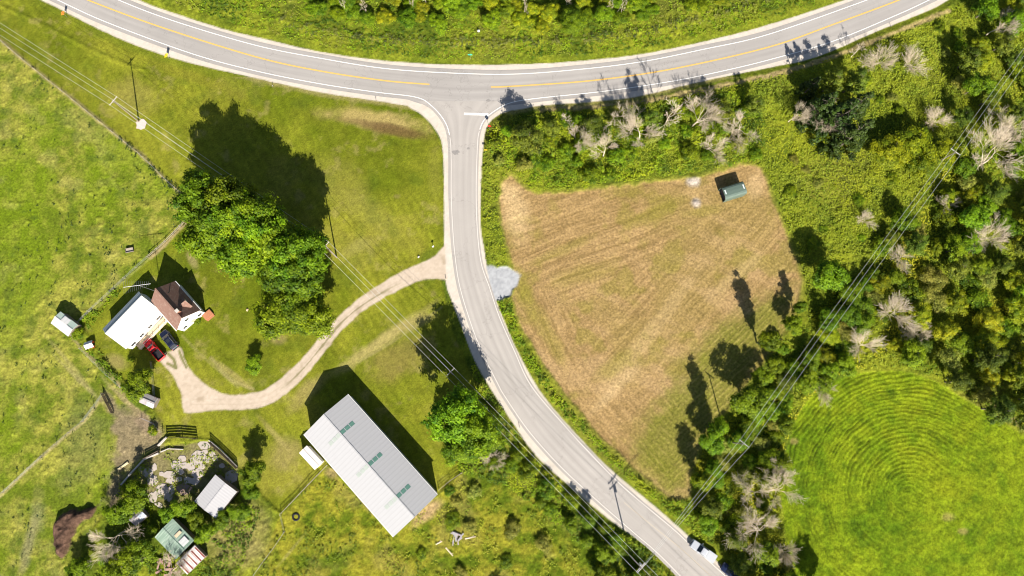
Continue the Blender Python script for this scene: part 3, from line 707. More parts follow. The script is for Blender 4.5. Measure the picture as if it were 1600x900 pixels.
# ------------------------------------------------------------------ leafy undergrowth, weeds and long grass (nobody could count these)
def undergrowth(name, label, poly, dens, size, hmax, pal, seed, excl=(), lump=3.0, cards_per=5, thr=0.0, lowh=0.15):
    rg = np.random.default_rng(seed)
    w = polyw(poly); xs = [p.x for p in w]; ys = [p.y for p in w]
    x0, x1, y0, y1 = min(xs), max(xs), min(ys), max(ys)
    n = int((x1-x0)*(y1-y0)*dens)
    x = rg.uniform(x0, x1, n); y = rg.uniform(y0, y1, n); u, v = toPix(x, y)
    j = 5*(fbm(x, y, 3.0, seed+3, 3)-0.5)
    s_ = sd((u, v), poly)+j*2
    keep = s_ > 0
    for e in excl: keep &= ~(sd((u, v), e)+j > -1.0)
    lumpn = fbm(x, y, lump, seed, 3)
    keep &= lumpn > thr
    x, y, u, v, lumpn = x[keep], y[keep], u[keep], v[keep], lumpn[keep]
    n = len(x)
    hh = lowh+hmax*ss(0.35, 0.75, lumpn)*rg.uniform(0.7, 1.15, n)
    big = fbm(x, y, 11.0, seed+9, 3); med = fbm(x, y, 3.5, seed+11, 2)
    ix = np.clip(((x-X0)/STEP).astype(int), 0, NX-1); iy = np.clip(((y-Y0)/STEP).astype(int), 0, NY-1)
    zt = Z[iy, ix]
    c = np.repeat(np.stack([x, y, zt+hh*0.6], 1), cards_per, 0)
    c += rg.normal(0, 1, c.shape)*np.array([size*0.55, size*0.55, 0.0]); c[:, 2] += rg.uniform(-0.4, 0.4, len(c))*np.repeat(hh, cards_per)
    c[:, 2] = np.maximum(c[:, 2], 0.05)
    nr = rdir(rg, len(c))*0.55+np.array([SUN_DIR.x*0.5, SUN_DIR.y*0.5, 0.9]); nr /= np.linalg.norm(nr, axis=1)[:, None]
    V_ = cards(rg, c, nr, size, 0.6)
    t = np.clip(ss(0.3, 0.7, big*0.5+med*0.5)+rg.normal(0, 0.14, n), 0, 1)*(len(pal)-1)
    i0 = np.minimum(t.astype(int), len(pal)-2); f = (t-i0)[:, None]; pl = np.array(pal)
    cl = pl[i0]*(1-f)+pl[i0+1]*f
    cl = np.repeat(cl, cards_per, 0)*rg.uniform(0.86, 1.14, len(c))[:, None]
    me = fast_mesh(name, V_.reshape(-1, 3), np.arange(len(c)*4).reshape(-1, 4), LEAFP, np.repeat(cl, 4, 0))
    print(name, len(c)); return tag(link(name, me), label, 'plants', kind='stuff')
PALG = [(0.06,0.115,0.006), (0.14,0.235,0.006), (0.25,0.365,0.007), (0.35,0.41,0.012)]
PALM = [(0.10,0.155,0.015), (0.19,0.265,0.015), (0.30,0.355,0.022), (0.38,0.38,0.045)]
PALY = [(0.12,0.19,0.010), (0.23,0.30,0.012), (0.34,0.385,0.016), (0.43,0.42,0.02)]
VERGE_N = [(200,-40),(262,0),(300,18),(380,42),(450,60),(540,78),(620,88),(700,93),(800,93),(900,88),(1000,77),(1100,57),(1190,32),(1290,0),(1350,-25)]
undergrowth('tall_verge_grass', 'long green grass and cattails in the ditch above the main road', [(230,-40)]+VERGE_N[1:-1]+[(1340,-40)], 1.6, 0.42, 0.45, PALG[0:3]+[(0.20,0.21,0.03)], 201, lump=2.0, cards_per=4)
undergrowth('ditch_cattails', 'darker band of cattails and sedge along the ditch above the main road', [(440,44),(520,62),(600,72),(700,76),(800,75),(900,70),(1000,60),(1100,38),(1200,8),(1200,-6),(1100,22),(1000,46),(900,56),(800,62),(700,62),(600,56),(520,44),(440,26)], 3.0, 0.34, 0.8, [(0.05,0.065,0.02), (0.11,0.13,0.03), (0.20,0.21,0.05)], 202, lump=1.6, cards_per=4, thr=0.42)
HEDGE = [(756,250),(762,205),(790,186),(845,176),(930,170),(1010,162),(1080,146),(1160,130),(1260,108),(1390,60),(1480,22),(1540,-20),(1640,-30),(1640,60),(1590,110),(1495,240),(1440,300),(1400,350),(1340,430),(1300,480),(1262,500),(1258,440),(1240,380),(1220,330),(1205,290),(1190,260),(1165,252),(1110,265),(1070,273),(960,286),(880,297),(835,297),(815,283),(800,268),(783,275),(778,330),(786,375),(796,415),(764,414),(757,380),(754,300)]
undergrowth('meadow_weeds', 'tall yellow-green weeds and brambles between the main road and the mown field', HEDGE, 4.4, 0.33, 0.6, PALM[1:3]+PALY[1:3], 203, lump=3.2, cards_per=4)
undergrowth('bramble_thicket', 'bright green bramble and vine thicket along the top of the mown field', [(762,205),(850,185),(1000,175),(1160,140),(1200,200),(1190,250),(1110,262),(1070,270),(960,284),(880,295),(835,295),(815,280),(800,266),(770,262)], 2.8, 0.40, 1.5, PALG, 205, lump=3.6, cards_per=5, thr=0.38)
WOOD = [(1640,60),(1590,110),(1495,240),(1440,300),(1400,350),(1340,430),(1262,500),(1215,545),(1175,600),(1140,650),(1100,700),(1082,745),(1080,785),(1100,830),(1150,870),(1180,905),(1195,940),(1260,940),(1228,860),(1218,780),(1224,700),(1240,655),(1262,620),(1300,590),(1345,578),(1400,574),(1452,584),(1515,620),(1575,655),(1640,700)]
undergrowth('woodland_undergrowth', 'mixed green understorey filling the wood beside the right-hand power line', WOOD, 3.2, 0.34, 1.0, [PALG[1], PALM[2], PALY[2], PALY[3]], 207, lump=4.5, cards_per=5)
undergrowth('roadside_weeds', 'ragged green weeds between the side road and the mown field', spline([(772,468),(790,500),(815,552),(850,608),(892,660),(945,715),(1000,765),(1050,805),(1090,840),(1120,850),(1100,800),(1082,780),(1050,782),(1022,768),(985,738),(945,700),(905,655),(868,612),(836,566),(808,516),(796,470),(785,470),(772,468)], 2), 5.0, 0.36, 0.9, PALG[:3]+[PALY[2]], 209, lump=2.4, cards_per=5, excl=(SIDE_POLY,))
undergrowth('roadside_weeds', 'leafy weeds and brush along the left edge of the side road below the lawn', [(722,700),(735,660),(745,600),(735,560),(745,575),(775,628),(803,672),(837,718),(887,765),(950,818),(1012,865),(1062,915),(1080,945),(1000,945),(930,870),(860,810),(800,765),(740,745),(715,735)], 4.0, 0.38, 1.0, PALG, 211, lump=2.8, cards_per=5, excl=(SIDE_POLY,))
undergrowth('paddock_weeds', 'clumps of rank weeds and thistles in the paddock behind the long grey shed', [(470,770),(530,745),(612,840),(686,775),(725,742),(830,790),(900,850),(980,940),(380,940),(440,820)], 2.0, 0.30, 0.4, PALM, 213, lump=2.4, cards_per=4, thr=0.54)
undergrowth('pasture_weeds', 'scattered dark thistles and dock in the left pasture', PASTURE[:-1], 0.16, 0.32, 0.35, [(0.03,0.06,0.012), (0.07,0.10,0.015)], 215, lump=4, cards_per=4, thr=0.5, excl=(YARD_DIRT, MOUND))
undergrowth('fence_line_weeds', 'dark weeds and low brush growing along the wire fence by the top lawn', [(190,214),(225,238),(262,276),(298,304),(292,316),(255,290),(220,252),(186,222)], 3.0, 0.36, 1.0, [(0.02,0.04,0.008), (0.05,0.085,0.01)], 216, lump=2.5, cards_per=5, thr=0.45)
undergrowth('yard_weeds', 'weeds and saplings around the old sheds at the lower left', [(190,757),(230,720),(215,770),(262,800),(300,792),(340,802),(372,775),(410,800),(380,880),(340,940),(140,940),(165,850),(178,790)], 3.2, 0.36, 1.0, PALG, 217, lump=3.0, cards_per=5, thr=0.44)
undergrowth('slab_yard_weeds', 'grass and weeds growing between the broken pale slabs', STONE, 3.0, 0.3, 0.3, PALM[:3], 218, lump=2.0, cards_per=4, thr=0.5)
undergrowth('fence_line_weeds', 'green weeds along the fences south and west of the farmhouse', [(108,520),(125,500),(160,470),(190,445),(195,450),(160,490),(135,520),(195,600),(205,615),(192,612)], 3.5, 0.34, 0.7, PALG[:3], 219, lump=2.0, cards_per=5, thr=0.4)

# ------------------------------------------------------------------ individual trees, as surveyed
m_ = 6.5
def L(kind, rows, group=None, cat='tree', **kw):
    for u, v, r, h, label in rows: plant(kind, u, v, r/m_, h, label, cat, group, **kw)
L('maple', [(326,322,36,15,'maple at the upper left end of the big grove, nearest the pasture corner'),
 (368,318,32,15.5,'maple on the top edge of the big grove, its crown broken by dark gaps'),
 (342,366,40,14,'broad maple on the farmhouse side of the big grove'),
 (400,352,38,15.5,'maple in the middle of the big grove, tallest of the group'),
 (396,402,40,13,'yellow-green maple bulging from the big grove toward the lawn'),
 (446,388,36,15,'maple just right of the middle of the big grove'),
 (487,397,30,15,'maple at the power line end of the big grove, beside the leaning pole'),
 (478,430,34,13,'maple at the lower right of the big grove, above the separate lower clump'),
 (441,430,30,12,'low leafy maple closing the bottom of the big grove'),
 (447,490,36,11,'left maple of the lower clump beside the gravel drive'),
 (486,497,32,11,'right maple of the lower clump, touching the gravel drive'),
 (376,344,36,15.5,'maple hidden between the two top crowns of the big grove'),
 (424,366,34,15.5,'maple on the power line side of the big grove, second from the leaning pole'),
 (460,404,32,15,'maple filling the gap by the power line end of the big grove'),
 (474,466,30,11,'dark maple at the back of the lower clump by the drive'),
 (714,652,36,13.5,'round dense maple on the lawn below the power line, casting a long shadow'),
 (746,672,32,12,'maple next to the round lawn maple, right under the power line'),
 (722,698,26,8,'low leafy tree at the lawn corner just below the round maple')], group=None)
L('ash', [(217,600,21,7,'small leafy tree between the red pickup and the muddy gateway'),
 (397,570,13,3.2,'lone round bush on the lawn inside the drive bend'),
 (765,690,20,7,'bushy tree between the power line and the pale side road'),
 (1293,430,26,9,'round bright tree in the meadow right of the mown field corner'),
 (1172,625,28,9,'full round tree at the field edge beside the power line'),
 (1190,590,16,5,'low tree between the slender and the full round field-edge trees'),
 (1214,570,14,4,'bush at the foot of the slender field-edge tree'),
 (1238,508,15,5.5,'leafy tree on the field corner above the slender one'),
 (1112,690,20,6,'olive crowned tree alone at the lower right edge of the mown field'),
 (1222,545,10,4,'small dark leafed tree hugging the field-edge group'),
 (1096,755,11,8,'narrow tree standing in shade at the bottom tip of the mown field')])
L('slim', [(1204,530,14,14,'slender tree on the field edge casting the longest narrow shadow'),
 (1124,668,13,13,'slender tree left of the full round one on the field edge'),
 (1252,480,9,8,'slim tree at the right corner of the mown field'),
 (1100,752,12,10,'narrow tree at the bottom tip of the mown field, farther right')])
L('ash', [(1178,930,24,9,'tree at the bottom edge beside the dark blue car'), (1292,945,20,9,'tree below the bottom rim of the round meadow'), (1240,915,18,6,'bush below the left rim of the round meadow')])
L('dark', [(1290,160,28,15,'dark conifer added as shade below the main road, left of the big shaded pair'),  # added conifers; their dark crowns stand in for one solid shadow
 (1318,176,32,18,'tallest dark conifer added as shade below the main road'),
 (1342,205,30,18,'dark conifer added as shade at the lower right of the shaded stand'),
 (1345,160,28,15,'dark conifer added as shade between the road and the tallest one'),
 (1272,130,18,9,'short dark conifer added as shade close to the main road edge')])
L('forest', [(1300,128,20,9,'dark leafy tree between the conifers and the main road'),
 (1335,128,20,10,'dark leafy tree in the shaded stand, farthest right')])
L('yellowtree', [(1395,235,30,7,'yellow-green tree just right of the shaded conifers'),
 (1432,222,30,7,'large yellow-green tree halfway between the conifers and the top right pole'),
 (1468,240,28,7.5,'yellow-green tree touching the top right power pole'),
 (1440,258,24,6,'small yellow-green tree below its large neighbour by the power line')])
# hedge under the main road
L('forest', [(822,218,26,10,'dark tree at the road corner whose shadow falls across the yellow line'),
 (860,200,14,4.5,'small dark tree right of the road corner tree'),
 (925,195,16,6,'dark tree in the roadside hedge left of centre'),
 (1018,190,17,11,'narrow dark tree in the hedge throwing a square shadow on the road'),
 (965,192,15,5.5,'leafy dark tree in the hedge between two bare trees'),
 (1130,180,20,8,'dark tree at the right part of the roadside hedge'),
 (1180,165,15,7,'small dark tree near the right end of the roadside hedge')])
L('tallbare', [(1048,176,18,13,'tall bare tree by the road whose branching shadow reaches the yellow line'),
 (968,182,16,9,'bare tree in the hedge with a fan shaped shadow on the edge line'),
 (882,186,9,6,'thin bare sapling in the hedge near the corner'),
 (1093,160,10,7,'thin bare sapling at the edge of the main road'),
 (1340,80,10,6,'thin bare sapling beside the main road, farthest right of its kind')], name='bare_tree')
L('dead', [(900,222,22,6,'grey dead tree in the hedge, leftmost of the pale ones'),
 (946,236,20,6,'grey dead tree low in the hedge above the mown field'),
 (1000,213,32,8,'wide grey dead tree in the middle of the hedge'),
 (1090,186,28,8,'palest dead tree with spreading white branches in the hedge'),
 (1110,226,20,6,'grey dead tree close to the small gravel heap'),
 (1160,198,26,7,'grey dead tree at the right of the hedge'),
 (1295,180,26,8,'pinkish dead tree in front of the dark conifers'),
 (1242,180,18,7,'small grey dead tree left of the conifers'),
 (1545,248,42,10,'big leaning dead tree with long pale branches near the top right pole'),
 (1580,205,26,9,'dead tree touching the right edge above the big leaning one'),
 (1560,40,22,8,'dead tree near the top right corner'),
 (1190,832,34,8,'dead tree with radiating white limbs left of the round hay meadow'),
 (1180,772,22,7,'grey dead tree beside the power line above the round meadow edge'),
 (1212,770,26,7,'dead tree pressed against the left rim of the round hay meadow'),
 (1215,720,16,5,'dead tree at the upper left rim of the round hay meadow'),
 (180,835,30,7,'grey dead tree lying over the little tin roofed shed'),
 (262,893,22,6,'dead tree at the bottom edge beside the old striped shed')])
L('brush', [(1345,540,26,4,'pale dead brush patch above the round hay meadow'),
 (1372,95,26,4,'pale dead brush on the meadow near the main road'),
 (1425,98,22,3.5,'grey dead brush right of the similar patch near the main road'),
 (1460,190,20,3.5,'pale dead brush patch left of the top right pole'),
 (1395,490,28,4.5,'dead brush in the wood above the meadow rim'),
 (1430,520,18,3,'dead brush in the wood right of the other patch above the meadow'),
 (1405,405,18,3,'grey dead brush just right of the power line'),
 (1350,345,14,2.5,'tiny pale brush in the open meadow left of the power line'),
 (1285,610,18,3,'dead brush at the top left rim of the round hay meadow'),
 (1540,370,30,4.5,'grey-green dead brush in the wood, right part'),
 (1225,860,18,4,'dead brush at the lower left rim of the round hay meadow'),
 (770,718,16,2.5,'pale dry brush under the power line beside the lawn corner'),
 (1480,322,16,3,'dead brush right below the big leaning dead tree')], name='dead_shrub', cat='shrub')
# farm sheds
L('ash', [(395,738,18,6,'dark round tree on the lawn corner by the board fence'),
 (374,800,15,3.5,'bush below the pale roofed shed'), (346,812,13,3.5,'bush touching the lower corner of the pale roofed shed'),
 (288,793,15,5,'tree between the pale roofed shed and the green roofed shed'),
 (322,832,15,5,'tree right of the green roofed shed'),
 (188,800,20,6,'tree left of the little tin roofed shed'),
 (215,775,20,6,'tree standing in the corner of the slab yard'),
 (222,860,20,6,'tree left of the green roofed shed'),
 (195,885,28,7,'yellow-green tree at the bottom edge left of the old sheds'),
 (262,803,12,4,'small leafy bush touching the top corner of the green roofed shed'),
 (308,812,13,4.5,'leafy bush between the pale and green roofed sheds, nearest the pale one'),
 (178,868,18,5,'leafy tree between the soil heap and the grey dead tree'),
 (238,828,8,3,'bush wedged between the tin roofed and green roofed sheds'),
 (392,768,14,4,'shrub beside the lower end of the board fence'),
 (122,890,18,4,'bush at the bottom edge below the soil heap')])
L('shrub', [(120,522,11,2,'green bush against the white and green pasture shed'), (238,672,8,2,'shrub beside the gate post of the muddy yard'),
 (205,560,6,1.2,'small weed bush near the tree by the pickup'), (308,502,6,0.9,'low flowering shrub against the white farmhouse wall')], cat='shrub')

# ------------------------------------------------------------------ woods: every tree placed on its own
placed = []
def fill(region, n, kinds, rmin, rmax, hf, seed, where, avoid=(), sp=0.72, axis='x'):
    """trees of one wood; the label says which one it is by kind, look and the thing it stands nearest"""
    rg = random.Random(seed); us = [p[0] for p in region]; vs = [p[1] for p in region]
    got = []; tries = 0
    while len(got) < n and tries < 9000:
        tries += 1
        u = rg.uniform(min(us), max(us)); v = rg.uniform(min(vs), max(vs)); r = rg.uniform(rmin, rmax)
        if not inside((np.array([u]), np.array([v])), region)[0]: continue
        if any(math.hypot(u-a, v-b) < (r+c)*sp for a, b, c in placed): continue
        if any(sd((np.array([u]), np.array([v])), a)[0] > -r*0.6 for a in avoid): continue
        placed.append((u, v, r)); got.append((u, v, r, rg.choice(kinds)))
    return got
WORD = {'maple': ('broad green tree', 'tree'), 'ash': ('bushy green tree', 'tree'), 'yellowtree': ('yellow-green tree', 'tree'), 'shrub': ('low green shrub', 'shrub'), 'olive': ('dull olive shrub', 'shrub'),
        'forest': ('dark leafy tree', 'tree'), 'dead': ('grey leafless tree', 'tree'), 'brush': ('dead grey shrub', 'shrub'), 'dark': ('dark conifer', 'tree')}
ORD = ['first', 'second', 'third', 'fourth', 'fifth', 'sixth', 'seventh', 'eighth', 'ninth', 'tenth', 'eleventh', 'twelfth', 'thirteenth', 'fourteenth', 'fifteenth', 'sixteenth', 'seventeenth', 'eighteenth', 'nineteenth', 'twentieth']+['twenty-'+x for x in ('first','second','third','fourth','fifth','sixth','seventh','eighth','ninth')]+['thirtieth']
def commit(got, where, frm, key, hmul=1.0, group=None):
    by = {}
    for g in got: by.setdefault(g[3], []).append(g)
    for k, lst in by.items():
        lst.sort(key=key); w, cat = WORD[k]
        for i, (u, v, r, _) in enumerate(lst):
            h = {'maple': 2.6, 'ash': 2.5, 'yellowtree': 2.3, 'shrub': 1.5, 'olive': 1.8, 'forest': 2.7, 'dead': 2.2, 'brush': 1.4, 'dark': 3.6}[k]*r/m_*hmul
            h = min(h, 13.0)
            if len(lst) == 1: lab = 'only %s %s' % (w, where)
            else: lab = '%s %s from the %s %s' % (ORD[i], w, frm, where)
            plant(k, u, v, r/m_, h, lab, cat, group or 'trees and bushes '+where)
for u, v, r in [(1545,248,30),(1580,205,20),(1190,832,24),(1180,770,24),(1212,770,16),(1345,540,18),(1395,490,18),(1405,405,18),(1540,370,18),(1172,625,22),(1208,540,16),(1293,430,20),(1135,650,16),(1113,685,18),(1232,505,16),(1468,240,24),(1440,258,20)]: placed.append((u, v, r))
NORTH = [(480,-30),(480,8),(560,30),(700,44),(800,50),(900,44),(1000,30),(1090,12),(1150,-5),(1200,-30)]
g_ = fill([(470,-30),(480,10),(560,34),(800,40),(800,-30)], 34, ['ash','shrub','maple','yellowtree','ash','shrub'], 10, 20, 1, 301, '', sp=0.55)
commit(g_, 'in the left half of the top wood', 'left', lambda g: g[0], 0.62)
g_ = fill([(800,-30),(800,48),(900,42),(1000,28),(1090,10),(1160,-12),(1180,-30)], 34, ['ash','shrub','maple','yellowtree','ash','shrub'], 10, 20, 1, 302, '', sp=0.55)
commit(g_, 'in the right half of the top wood', 'left', lambda g: g[0], 0.62)
g_ = fill([(1490,60),(1530,5),(1640,-20),(1640,60),(1585,105),(1510,200),(1490,140)], 17, ['ash','shrub','olive','yellowtree','forest'], 13, 24, 1, 303, '', sp=0.6)
commit(g_, 'above the power line, top right corner', 'top', lambda g: g[1], 0.9)
g_ = fill([(1640,80),(1600,110),(1510,245),(1450,320),(1420,365),(1400,420),(1640,420)], 36, ['ash','shrub','olive','yellowtree','ash','olive','forest','yellowtree'], 13, 24, 1, 304, '', sp=0.62)
commit(g_, 'right of the top right power pole', 'top', lambda g: g[1], 0.75)
g_ = fill([(1395,410),(1640,415),(1640,560),(1340,560),(1310,540)], 30, ['ash','olive','yellowtree','ash','shrub','olive','forest','yellowtree'], 12, 23, 1, 305, '', sp=0.62)
commit(g_, 'in the middle of the right wood', 'left', lambda g: g[0], 0.72)
g_ = fill([(1440,560),(1640,560),(1640,690),(1580,655),(1520,615),(1455,580)], 13, ['ash','olive','forest','yellowtree'], 14, 24, 1, 306, '', sp=0.6)
commit(g_, 'on the right edge above the meadow', 'left', lambda g: g[0])
g_ = fill([(1440,310),(1480,265),(1400,360),(1300,500),(1200,640),(1150,700),(1110,790),(1100,760),(1130,700),(1180,640),(1230,580),(1290,505),(1350,430),(1400,350)], 18, ['ash','forest','shrub','ash','olive'], 11, 20, 1, 307, '', sp=0.6)
commit(g_, 'between mown field and right power line', 'top', lambda g: g[1], 0.7)
g_ = fill([(1400,400),(1310,545),(1340,575),(1262,615),(1232,660),(1218,730),(1222,760),(1150,745),(1190,680),(1280,540),(1350,440)], 26, ['ash','shrub','olive','ash','forest','yellowtree'], 11, 20, 1, 308, '', sp=0.6)
commit(g_, 'between right power line and round meadow', 'top', lambda g: g[1], 0.75)
g_ = fill([(1140,755),(1218,770),(1222,860),(1262,940),(1170,940),(1140,880),(1105,840),(1090,810)], 22, ['ash','shrub','shrub','forest','olive'], 10, 19, 1, 309, '', sp=0.58)
commit(g_, 'in the wood by the white pickup', 'top', lambda g: g[1], 0.8)
g_ = fill([(760,200),(800,190),(1180,150),(1200,240),(1060,262),(850,285),(775,255)], 38, ['shrub','ash','shrub','shrub','olive'], 9, 16, 1, 310, '', sp=0.62)
commit(g_, 'in the hedge above the mown field', 'left', lambda g: g[0], 0.85)
g_ = fill([(1200,140),(1260,115),(1400,70),(1480,30),(1540,100),(1480,180),(1380,200),(1240,230)], 9, ['shrub','olive','shrub'], 8, 13, 1, 311, '', sp=0.9)
commit(g_, 'in rough meadow below the main road', 'left', lambda g: g[0], 0.7)
g_ = fill([(1210,240),(1300,240),(1420,280),(1360,380),(1300,440),(1262,430)], 9, ['shrub','olive'], 7, 12, 1, 312, '', sp=1.3)
commit(g_, 'in meadow right of the green shed', 'top', lambda g: g[1], 0.5)
g_ = fill([(735,700),(770,660),(850,740),(900,775),(960,830),(1010,880),(1060,940),(980,940),(880,830),(800,770)], 26, ['shrub','ash','shrub'], 9, 16, 1, 313, '', sp=0.62, avoid=(SIDE_POLY,))
commit(g_, 'along the left of the side road', 'top', lambda g: g[1], 0.8)
g_ = fill([(700,760),(760,745),(900,860),(960,940),(680,940),(640,880)], 12, ['shrub','olive','shrub'], 8, 14, 1, 314, '', sp=1.1)
commit(g_, 'in the paddock beside the long shed', 'left', lambda g: g[0], 0.5)
g_ = fill([(800,-40),(840,40)], 0, ['dead'], 10, 14, 1, 315, '')
for i, (u, v, h) in enumerate([(542,22,9),(576,27,9),(647,18,8),(667,10,8),(818,28,9),(883,14,6),(950,24,7),(969,24,9)]):
    plant('tallbare', u, v, 0.8, h, '%s pale leafless trunk from the left among the trees above the main road' % ORD[i], 'tree', 'pale trunks above the main road', name='bare_tree', zf=0.0)
# ------------------------------------------------------------------ building materials
WHITE_ROOF = ribbed('white_sheet_roof', (0.58,0.58,0.58), 0.7, 0, 0.35, var=0.12)
GREY_SHEET = ribbed('galvanised_sheet_roof', (0.43,0.43,0.445), 0.9, 0, 0.5, metal=0.0, var=0.14, depth=0.12)
SHINGLE = mat('brown_shingles', (0.235,0.135,0.105), 0.9, var=0.35, scale=7, dirt=(0.30,0.21,0.17), dirt_scale=1.5, dirt_amt=0.4)
SIDING = ribbed('white_siding', (0.78,0.77,0.75), 0.2, 2, 0.6, var=0.06)
CREAM = mat('cream_boards', (0.62,0.50,0.34), 0.8, var=0.25, scale=2)
TRIM = mat('white_trim', (0.75,0.74,0.72), 0.5, var=0.08); DARKG = mat('dark_glass', (0.03,0.035,0.045), 0.12, var=0.3, spec=0.6)
BRICK = mat('chimney_brick', (0.33,0.16,0.11), 0.9, var=0.4, scale=8)
CONC = mat('pale_concrete', (0.50,0.47,0.43), 0.9, var=0.25, scale=1.5)
RUSTW = ribbed('rusty_white_tin', (0.62,0.60,0.60), 0.7, 0, 0.5, var=0.15, dirt=(0.24,0.07,0.05), dirt_amt=0.75)
GREENT = ribbed('faded_green_tin', (0.24,0.34,0.27), 0.5, 0, 0.5, var=0.3, dirt=(0.42,0.50,0.42), dirt_amt=0.7)
OLDT = ribbed('old_grey_tin', (0.42,0.40,0.42), 0.5, 0, 0.6, var=0.35, dirt=(0.26,0.17,0.14), dirt_amt=0.7)
OLDW = mat('weathered_boards', (0.24,0.20,0.17), 0.9, var=0.45, scale=4)
LITET = ribbed('pale_shed_tin', (0.46,0.455,0.47), 0.6, 0, 0.5, var=0.12)
SKYL = ribbed('green_fibreglass_panel', (0.12,0.25,0.205), 0.8, 0, 0.4, var=0.3)
METAL = mat('bare_metal', (0.55,0.56,0.58), 0.35, metal=0.8, var=0.1); GREENM = ribbed('green_shed_metal', (0.105,0.15,0.125), 0.3, 0, 0.45, var=0.12)
BLACK = mat('black_rubber', (0.02,0.02,0.02), 0.7); ORANGE = mat('orange_deck', (0.40,0.17,0.09), 0.8, var=0.2, scale=3)
REDM = mat('red_board', (0.55,0.07,0.03), 0.6); WOODP = mat('pole_wood', (0.27,0.22,0.18), 0.9, var=0.4, scale=4)
WOODF = mat('grey_fence_wood', (0.42,0.37,0.31), 0.9, var=0.4, scale=3); DKWOOD = mat('dark_board_fence', (0.10,0.075,0.06), 0.9, var=0.4, scale=3)

def rect(px, z):
    """four roof-edge corners seen in the survey at height z -> centre, angle, length, width"""
    q = [G(u, v, z) for u, v in px]; c = sum(q, Vector())/4
    a = (q[1]-q[0]+q[2]-q[3])/2; b = (q[3]-q[0]+q[2]-q[1])/2
    return c, math.atan2(a.y, a.x), a.length, b.length
def window(parent, x, y, z, w, h, ry=0.0, pane=DARKG, name='window'):
    """window on a wall facing direction ry (local), with frame and sill"""
    n = Vector((math.cos(ry), math.sin(ry), 0)); t = Vector((-n.y, n.x, 0)); c = Vector((x, y, z))
    g = MB(); p = c+n*0.02; g.box(p, (0.04, w, h), ry); o = g.build(name, pane, parent)
    f = MB()
    for s in (-1, 1):
        f.box(c+n*0.035+t*s*(w/2+0.04), (0.07, 0.08, h+0.16), ry); f.box(c+n*0.034+Vector((0, 0, s*(h/2+0.04))), (0.068, w, 0.08), ry)
    f.box(c+n*0.032, (0.05, 0.04, h), ry); f.build('frame', TRIM, o)
    f2 = MB(); f2.box(c+n*0.08-Vector((0, 0, h/2+0.12)), (0.16, w+0.24, 0.06), ry); f2.build('sill', TRIM, o)
def door(parent, x, y, w, h, ry, m=None):
    n = Vector((math.cos(ry), math.sin(ry), 0)); t = Vector((-n.y, n.x, 0)); c = Vector((x, y, h/2))
    o = MB().box(c+n*0.025, (0.05, w, h), ry).build('door', m or TRIM, parent)
    MB().box(c+n*0.08+t*w*0.38, (0.06, 0.12, 0.05), ry).build('handle', METAL, o)
def gable(root, L_, Wd, eh, rh, wallm, roofm, over=0.25, ridge=0.5, roof_t=0.12, eh2=None, gov=0.2, back=None):
    """walls and roof, ridge along local x; ridge: position across (0 = -y side)"""
    eh2 = eh2 or eh; x = L_/2-gov; y0 = -Wd/2+over; y1 = Wd/2-over; yr = -Wd/2+Wd*ridge
    def zr(y): return eh+(rh-eh)*(y+Wd/2)/(yr+Wd/2) if y <= yr else eh2+(rh-eh2)*(Wd/2-y)/(Wd/2-yr)
    w = MB(); d = roof_t+0.02
    prof = [(y0, -0.1), (y1, -0.1), (y1, zr(y1)-d), (yr, rh-d), (y0, zr(y0)-d)]
    vs = [(-x, a, b) for a, b in prof]+[(x, a, b) for a, b in prof]
    w.add(vs, [(0, 4, 3, 2, 1), (5, 6, 7, 8, 9)]+[(k, (k+1) % 5, 5+(k+1) % 5, 5+k) for k in range(5)])
    w.build('wall', wallm, root)
    X = L_/2
    r = MB(); prof = [(-Wd/2, eh), (yr, rh), (Wd/2, eh2), (Wd/2, eh2-roof_t), (yr, rh-roof_t), (-Wd/2, eh-roof_t)]
    vs = [(-X, a, b) for a, b in prof]+[(X, a, b) for a, b in prof]
    if back is None:
        r.add(vs, [(0, 1, 4, 5), (1, 2, 3, 4), (11, 10, 7, 6), (10, 9, 8, 7)]+[(k, 6+k, 6+(k+1) % 6, (k+1) % 6) for k in range(6)])
        ro = r.build('roof', roofm, root)
    else:
        r.slab([(-X, -Wd/2, eh), (X, -Wd/2, eh), (X, yr-0.003, rh), (-X, yr-0.003, rh)], roof_t); ro = r.build('roof', roofm, root)
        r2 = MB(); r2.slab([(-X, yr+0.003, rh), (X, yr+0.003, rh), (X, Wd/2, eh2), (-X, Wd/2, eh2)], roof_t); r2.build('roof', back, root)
    rc = MB(); rc.box((0, yr, rh+0.03), (L_+0.02, 0.3, 0.05)); rc.build('ridge_cap', roofm, ro)
    return ro, zr

